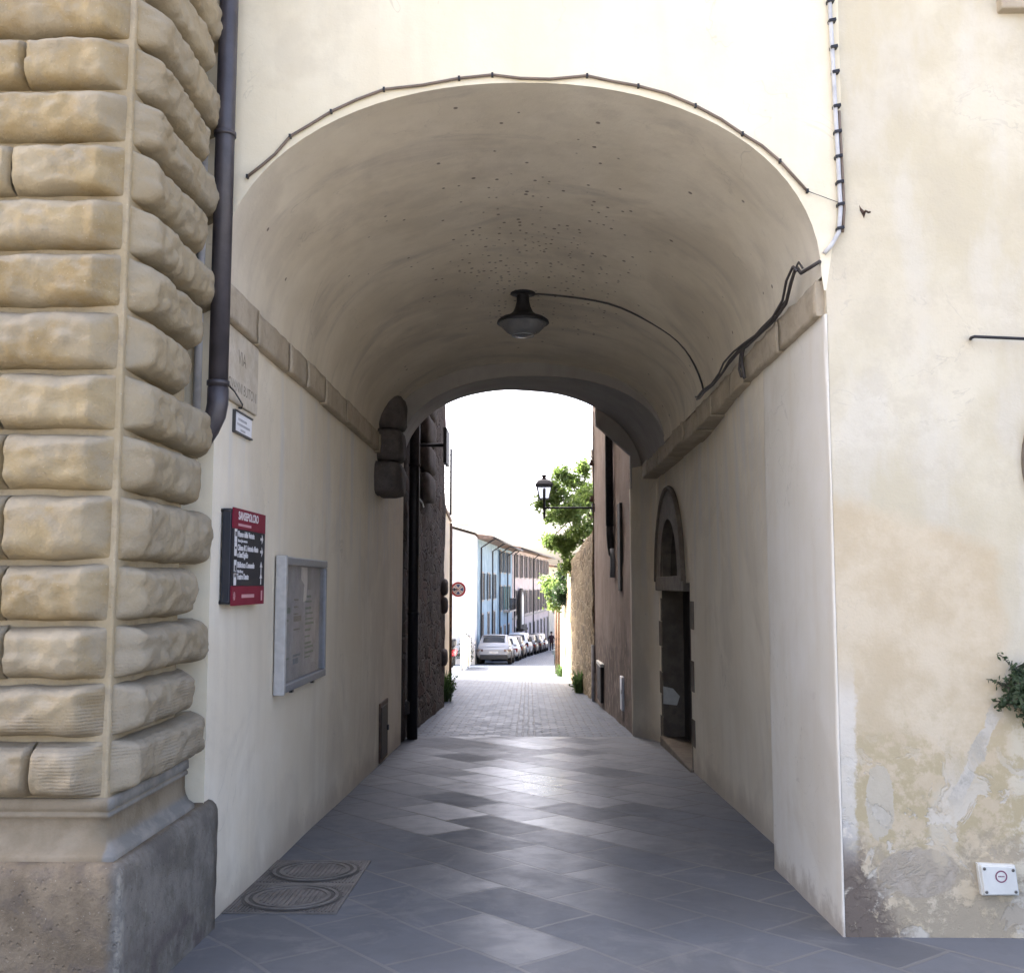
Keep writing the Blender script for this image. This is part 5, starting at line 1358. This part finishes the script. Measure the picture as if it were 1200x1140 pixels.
def car(label, x, y, head, L, W, H, col, metal, suv, tail):
    t = thing('parked_car', (x, y, gz(y)), label, 'car', 'cars parked along the house fronts', head)
    slope = math.atan2(gz(y + 2) - gz(y - 2), 4); t.rotation_euler = (slope, 0, head)
    pm = paint('car paint ' + label[:18], col, metal)
    hw = W / 2; cl_ = .26 if suv else .20; bz = H * .60
    st = [(-L / 2, cl_ + .24, bz - .16, .80), (-L / 2 + .06, cl_ + .16, bz - .05, .90), (-L / 2 + .22, cl_ + .08, bz, .97), (-L * .30, cl_, bz + .02, 1.0), (0, cl_, bz - .01, 1.0), (L * .27, cl_, bz - .04, .99), (L * .40, cl_ + .05, bz - .13, .95), (L / 2 - .1, cl_ + .1, bz - .24, .86), (L / 2, cl_ + .2, bz - .36, .74)]
    rows = []
    for (yy, zb, zt, k) in st:
        w = hw * k; hgt = zt - zb; prof = [(0, zb), (w * .80, zb), (w * .96, zb + .10 * hgt), (w, zb + .35 * hgt), (w * .995, zb + .68 * hgt), (w * .955, zb + .93 * hgt), (w * .86, zt), (0, zt + .02)]
        ring_ = [(a, yy, b) for a, b in prof] + [(-a, yy, b) for a, b in prof[::-1][1:-1]]; rows.append(ring_ + [ring_[0]])
    mb = MB(); mb.grid(rows); mb.add(rows[0][:-1], [list(range(len(rows[0]) - 1))]); mb.add(rows[-1][:-1], [list(range(len(rows[0]) - 1))])
    body = mb.build('body', pm, t, local=True)
    # cabin
    bw, tw = hw * .90, hw * (.70 if suv else .68)
    yr0, yr1, yf1, yf0 = (-L / 2 + .10, -L / 2 + .50, L * .10, L * .28) if suv else (-L / 2 + .12, -L / 2 + .62, L * .08, L * .27)
    zt = H
    def cab(s):
        ys = [yr0, yr1, lerp(yr1, yf1, .5), yf1, yf0]; zs = [bz - .03, zt - .07, zt, zt - .04, bz - .05]; ws = [bw, tw, tw * 1.02, tw, bw]
        return [(s * ws[i], ys[i], zs[i]) for i in range(5)]
    l_, r_ = cab(-1), cab(1)
    bb = [(-bw, yr0, bz - .06), (-bw, yf0, bz - .06), (bw, yf0, bz - .06), (bw, yr0, bz - .06)]
    mb = MB()
    arcs = []
    for i in range(5):
        a, b = Vector(l_[i]), Vector(r_[i]); rowc = []
        for k in range(9):
            f = k / 8; q = a.lerp(b, f); q.z += .045 * (1 - (2 * f - 1) ** 2) if 0 < i < 4 else .015 * (1 - (2 * f - 1) ** 2); q.y -= (.05 if i in (0, 1) else 0) * (1 - (2 * f - 1) ** 2); rowc.append(tuple(q))
        arcs.append(rowc)
    mb.grid(arcs)
    for sd in (l_, r_):
        s = -1 if sd is l_ else 1
        mid = (s * bw, lerp(yr1, yf1, .5), bz - .04)
        mb.add([sd[0], sd[1], sd[2], mid], [(0, 1, 2, 3)], 0, False); mb.add([mid, sd[2], sd[3], sd[4]], [(0, 1, 2, 3)], 0, False)
    mb.build('cabin', pm, t, local=True)
    # rear and front glass
    for name, (i, j), g, sy in (('rear_window', (0, 1), ((.40, .80) if suv else (.22, .84)), -1), ('windscreen', (4, 3), (.12, .92), 1)):
        gr_ = []
        for f in (g[0], (g[0] + g[1]) / 2, g[1]):
            gr_.append([tuple(Vector(arcs[i][k]).lerp(Vector(arcs[j][k]), f) + Vector((0, .012 * sy, .012))) for k in range(1, 8)])
        if name == 'rear_window':
            gr_ = [[(lerp(0, q[0], 1.04), q[1], q[2]) for q in rw] for rw in gr_]
        mb = MB(); mb.grid(gr_); mb.build(name, M['dark_glass'], t, local=True)
    for s, sd in ((-1, l_), (1, r_)):
        def on(yy, f):
            zz_ = lerp(bz - .02, zt - .12, f); ww = lerp(bw, tw * 1.02, f) + .012; return (s * ww, yy, zz_)
        a0y = lerp(yr0, yr1, .3) + .12
        mb = MB(); mb.add([on(a0y, .10), on(lerp(yr1, yf1, .62), .10), on(lerp(yr1, yf1, .62), .92), on(yr1 + .12, .92)], [(0, 1, 2, 3)])
        mb.add([on(lerp(yr1, yf1, .67), .10), on(yf0 - .28, .10), on(yf1 + .0, .92), on(lerp(yr1, yf1, .67), .92)], [(0, 1, 2, 3)]); mb.build('side_window', M['dark_glass'], t, local=True)
        mb = MB(); cushion(mb, (s * (hw + .09), L * .17, bz + .06), .10, .07, .07, 2, 0, 3, 0); mb.build('mirror', pm, t, local=True)
        zl = bz - (.20 if suv else .24)
        mb = MB(); lw = hw * (.20 if suv else .15); cx_ = s * (hw * .80)
        mb.obox((cx_, -L / 2 + .075, zl), (lw, s * .05 + 0, 0), (0, .06, 0), (0, .0, .065 if suv else .12)); mb.build('tail_light', tail, t, local=True, bevel=.015)
        for yy in (-L * .30, L * .31):
            R_ = .355 if suv else .31
            mb = MB(); mb.lathe([(R_ * .62, -.11), (R_ * .93, -.115), (R_, -.07), (R_, .07), (R_ * .93, .115), (R_ * .62, .11)], (s * (hw - .11), yy, R_), 'x', 24); wl = mb.build('wheel', M['tyre'], t, local=True)
            mb = MB(); mb.lathe([(.001, s * .10), (R_ * .2, s * .11), (R_ * .62, s * .09), (R_ * .64, s * .0)], (s * (hw - .11), yy, R_), 'x', 20); mb.build('rim', M['rim'], wl, local=True)
            mb = MB(); mb.lathe([(R_ * 1.0, s * .0), (R_ * 1.18, s * .0), (R_ * 1.18, s * -.15), (R_ * 1.0, s * -.15)], (s * (hw + .006), yy, R_ + .01), 'x', 24)
            mb.v = [(a, b, max(c, cl_ + .03)) for a, b, c in mb.v]
            mb.build('wheel_arch', M['car_black'], t, local=True)
    mb = MB(); mb.box((-hw * .80, -L / 2 - .035, cl_ + .0), (hw * .80, -L / 2 + .25, cl_ + (.30 if suv else .22))); mb.build('bumper', M['car_black'], t, local=True, bevel=.05)
    mb = MB(); mb.box((-.26, -L / 2 - .012, bz - .36), (.26, -L / 2 + .06, bz - .25)); mb.build('number_plate', M['plate'], t, local=True)
    if suv:
        mb = MB(); mb.box((-tw * .95, yr1 - .16, zt - .05), (tw * .95, yr1 + .1, zt - .015)); mb.build('spoiler', pm, t, local=True, bevel=.012)
    return t


def hd(a, b): return -math.atan2(b[0] - a[0], b[1] - a[1])
C_ = [((-1.87, 60.0), 'silver white sport utility car parked nearest, its whole tail clear of other cars', 4.4, 1.95, 1.64, (.33, .34, .36), .35, True, 'tail_smoke'),
      ((-1.42, 66.3), 'white car parked just beyond the silver one', 4.2, 1.80, 1.52, (.74, .74, .74), .05, False, 'tail_red'),
      ((-1.12, 72.0), 'black car parked between two white ones, third in the row', 4.1, 1.80, 1.56, (.02, .02, .024), .2, False, 'tail_red'),
      ((-.68, 78.6), 'white van like car parked fourth in the row', 4.3, 1.85, 1.72, (.76, .77, .78), .05, False, 'tail_red'),
      ((-.12, 84.6), 'dark grey car parked fifth in the row', 4.2, 1.80, 1.55, (.05, .045, .045), .3, False, 'tail_red'),
      ((.38, 90.4), 'black car parked sixth in the row, last but one', 4.0, 1.78, 1.60, (.018, .018, .022), .2, False, 'tail_red'),
      ((.85, 96.2), 'pale silver car parked last at the far end of the row', 4.1, 1.78, 1.62, (.50, .49, .48), .4, False, 'tail_red')]
for i, (q, lab, L, W, H, c, m_, suv, tl) in enumerate(C_):
    nx = C_[i + 1][0] if i < 6 else (1.4, 102)
    car(lab, q[0], q[1], hd(q, nx) * (.5 if i == 0 else 1), L, W, H, c, m_, suv, M[tl])

# ------------------------------------------------------------------ bicycle by the right wall
bk = thing('bicycle', (1.45, 57, gz(57)), 'bicycle leaning on the pale garden wall opposite the parked cars', 'bicycle')
bx_, by_, bz_ = 1.42, 55.5, gz(55.5)
for dy in (-.52, .52):
    mb = MB(); mb.tube([(bx_, by_ + dy + .33 * math.cos(a), bz_ + .34 + .33 * math.sin(a)) for a in [2 * math.pi * k / 20 for k in range(21)]], .022, 6); w_ = mb.build('wheel', M['tyre'], bk)
    mb = MB()
    for k in range(6): a = math.pi * k / 6; mb.tube([(bx_, by_ + dy - .31 * math.cos(a), bz_ + .34 - .31 * math.sin(a)), (bx_, by_ + dy + .31 * math.cos(a), bz_ + .34 + .31 * math.sin(a))], .004, 4)
    mb.build('spokes', M['rim'], w_)
mb = MB()
for a, b in (((-.52, .34), (-.18, .34)), ((-.52, .34), (-.25, .82)), ((-.18, .34), (-.27, .92)), ((-.18, .34), (.36, .85)), ((-.25, .80), (.36, .88)), ((.52, .34), (.34, 1.0))): mb.tube([(bx_, by_ + a[0], bz_ + a[1]), (bx_, by_ + b[0], bz_ + b[1])], .02, 6)
mb.build('frame', M['shutter_teal'], bk)
mb = MB(); cushion(mb, (bx_, by_ - .28, bz_ + .95), .08, .13, .035, 1, 0, 2.4, 0); mb.build('saddle', M['car_black'], bk)
mb = MB(); mb.tube([(bx_ - .28, by_ + .28, bz_ + 1.03), (bx_ - .1, by_ + .36, bz_ + 1.02), (bx_ + .1, by_ + .36, bz_ + 1.02), (bx_ + .28, by_ + .28, bz_ + 1.03)], .014, 6); mb.build('handlebar', M['iron'], bk)
mb = MB(); mb.box((bx_ - .16, by_ - .85, bz_ + .62), (bx_ + .16, by_ - .5, bz_ + .85)); mb.build('crate', M['shutter_blue'], bk, bevel=.02)

# ------------------------------------------------------------------ the walking person
def person(loc, label):
    t = thing('person', loc, label, 'person')
    V = []; E = []; Rr = []
    def add(p, r, par=None):
        V.append(p); Rr.append(r)
        if par is not None: E.append((par, len(V) - 1))
        return len(V) - 1
    pel = add((0, 0, .93), .155); wa = add((0, .01, 1.10), .14, pel); ch = add((0, .02, 1.30), .165, wa); nk = add((0, .02, 1.46), .075, ch); nk2 = add((0, .03, 1.54), .058, nk)
    hd1 = add((0, .045, 1.62), .085, nk2); hd2 = add((0, .045, 1.70), .095, hd1); add((0, .03, 1.76), .06, hd2)
    for s, hipf, kn, an in ((-1, .0, .16, .30), (1, .0, -.02, -.28)):
        h = add((s * .095, 0, .88), .105, pel); k = add((s * .10, kn, .50), .068, h); f = add((s * .10, an, .11 if s < 0 else .14), .045, k); add((s * .10, an + .13, .05 if s < 0 else .07), .042, f)
        sh_ = add((s * .18, .02, 1.40), .075, ch); el = add((s * (.27 if s < 0 else .30), -.06 * s - .02, 1.13), .052, sh_); wr_ = add((s * (.27 if s < 0 else .36), .08 if s < 0 else .02, .90), .036, el)
        pm_ = add((s * (.27 if s < 0 else .37), .11 if s < 0 else .03, .83), .036, wr_)
        for k5 in range(4):
            a = add((s * (.265 if s < 0 else .37), .085 + .02 * k5 - (.0 if s < 0 else .08), .775 - .004 * (k5 % 2)), .0095, pm_); add((s * (.255 if s < 0 else .36), .085 + .021 * k5 - (.0 if s < 0 else .08), .725 - .008 * (k5 in (1, 2))), .008, a)
        a = add((s * (.25 if s < 0 else .35), .15 if s < 0 else .075, .81), .011, pm_); add((s * (.24 if s < 0 else .345), .165 if s < 0 else .09, .775), .009, a)
    me = bpy.data.meshes.new('body'); me.from_pydata(V, E, []); ob = bpy.data.objects.new('body_cage', me); COL.objects.link(ob)
    md = ob.modifiers.new('skin', 'SKIN')
    for i, sv in enumerate(me.skin_vertices[0].data): sv.radius = (Rr[i], Rr[i] * (.78 if i in (0, 1, 2) else 1)); sv.use_root = (i == 0)
    sd = ob.modifiers.new('sub', 'SUBSURF'); sd.levels = 1; sd.render_levels = 1
    dg = bpy.context.evaluated_depsgraph_get(); dg.update()
    m2 = bpy.data.meshes.new_from_object(ob.evaluated_get(dg)); bpy.data.objects.remove(ob)
    m2.materials.clear(); m2.materials.append(M['clothes']); m2.materials.append(M['skin'])
    for p_ in m2.polygons:
        p_.use_smooth = True; c = p_.center
        p_.material_index = 1 if (c.z > 1.52 or (abs(c.x) > .2 and c.z < .92)) else 0
    b = bpy.data.objects.new('body', m2); link(b, t)
    mb = MB(); cushion(mb, (0, .02, 1.745), .105, .115, .09, 2, 0, 2.2, .02); mb.build('hair', M['hair'], t, local=True)
    mb = MB()
    for s in (-1, 1): cushion(mb, (s * .035, .145, 1.70), .014, .012, .010, 1, 0, 2, 0, 6)
    cushion(mb, (0, .155, 1.665), .016, .024, .028, 1, 0, 2, 0, 6); cushion(mb, (0, .14, 1.615), .03, .012, .008, 1, 0, 2, 0, 6)
    for s in (-1, 1): cushion(mb, (s * .1, .04, 1.68), .014, .028, .036, 1, 0, 2, 0, 6)
    mb.build('face', M['skin'], t, local=True)
    # jacket
    mb = MB(); rows = []
    for z, rx, ry in ((.80, .205, .15), (.95, .20, .145), (1.10, .19, .14), (1.28, .215, .15), (1.40, .215, .14), (1.47, .11, .10)):
        rows.append([(rx * math.cos(2 * math.pi * k / 20), .01 + ry * math.sin(2 * math.pi * k / 20), z) for k in range(21)])
    mb.grid(rows); mb.build('jacket', simple('dark maroon jacket', (.045, .016, .022), .8), t, local=True)
    return t


person((2.12, 95, gz(95)), 'person in a dark jacket walking away down the middle of the street')

# ------------------------------------------------------------------ light
SUN_AZ, SUN_EL = R(-54), R(48)         # azimuth from +Y, negative to the left
sv = Vector((math.sin(SUN_AZ) * math.cos(SUN_EL), math.cos(SUN_AZ) * math.cos(SUN_EL), math.sin(SUN_EL)))
sun = bpy.data.lights.new('Sun', 'SUN'); sun.energy = 3.2; sun.angle = R(.5); sun.color = (1.0, .95, .87)
so = bpy.data.objects.new('Sun', sun); COL.objects.link(so)
so.rotation_euler = sv.to_track_quat('Z', 'Y').to_euler(); so.location = (0, 0, 30)
w = bpy.data.worlds.new('World'); scene.world = w; w.use_nodes = True
bg = w.node_tree.nodes['Background']; sky = w.node_tree.nodes.new('ShaderNodeTexSky'); sky.sky_type = 'NISHITA'
sky.sun_disc = False; sky.sun_elevation = SUN_EL; sky.sun_rotation = SUN_AZ
sky.air_density = .5; sky.dust_density = 7.0; sky.ozone_density = 0
w.node_tree.links.new(sky.outputs[0], bg.inputs[0]); bg.inputs[1].default_value = .14

scene.view_settings.view_transform = 'Standard'; scene.view_settings.look = 'None'
scene.view_settings.exposure = 3.3; scene.view_settings.gamma = 1
scene.render.engine = 'CYCLES'
cy = scene.cycles
cy.use_denoising = True; cy.max_bounces = 10; cy.diffuse_bounces = 6; cy.transparent_max_bounces = 8
cy.caustics_reflective = False; cy.caustics_refractive = False; cy.sample_clamp_indirect = 6
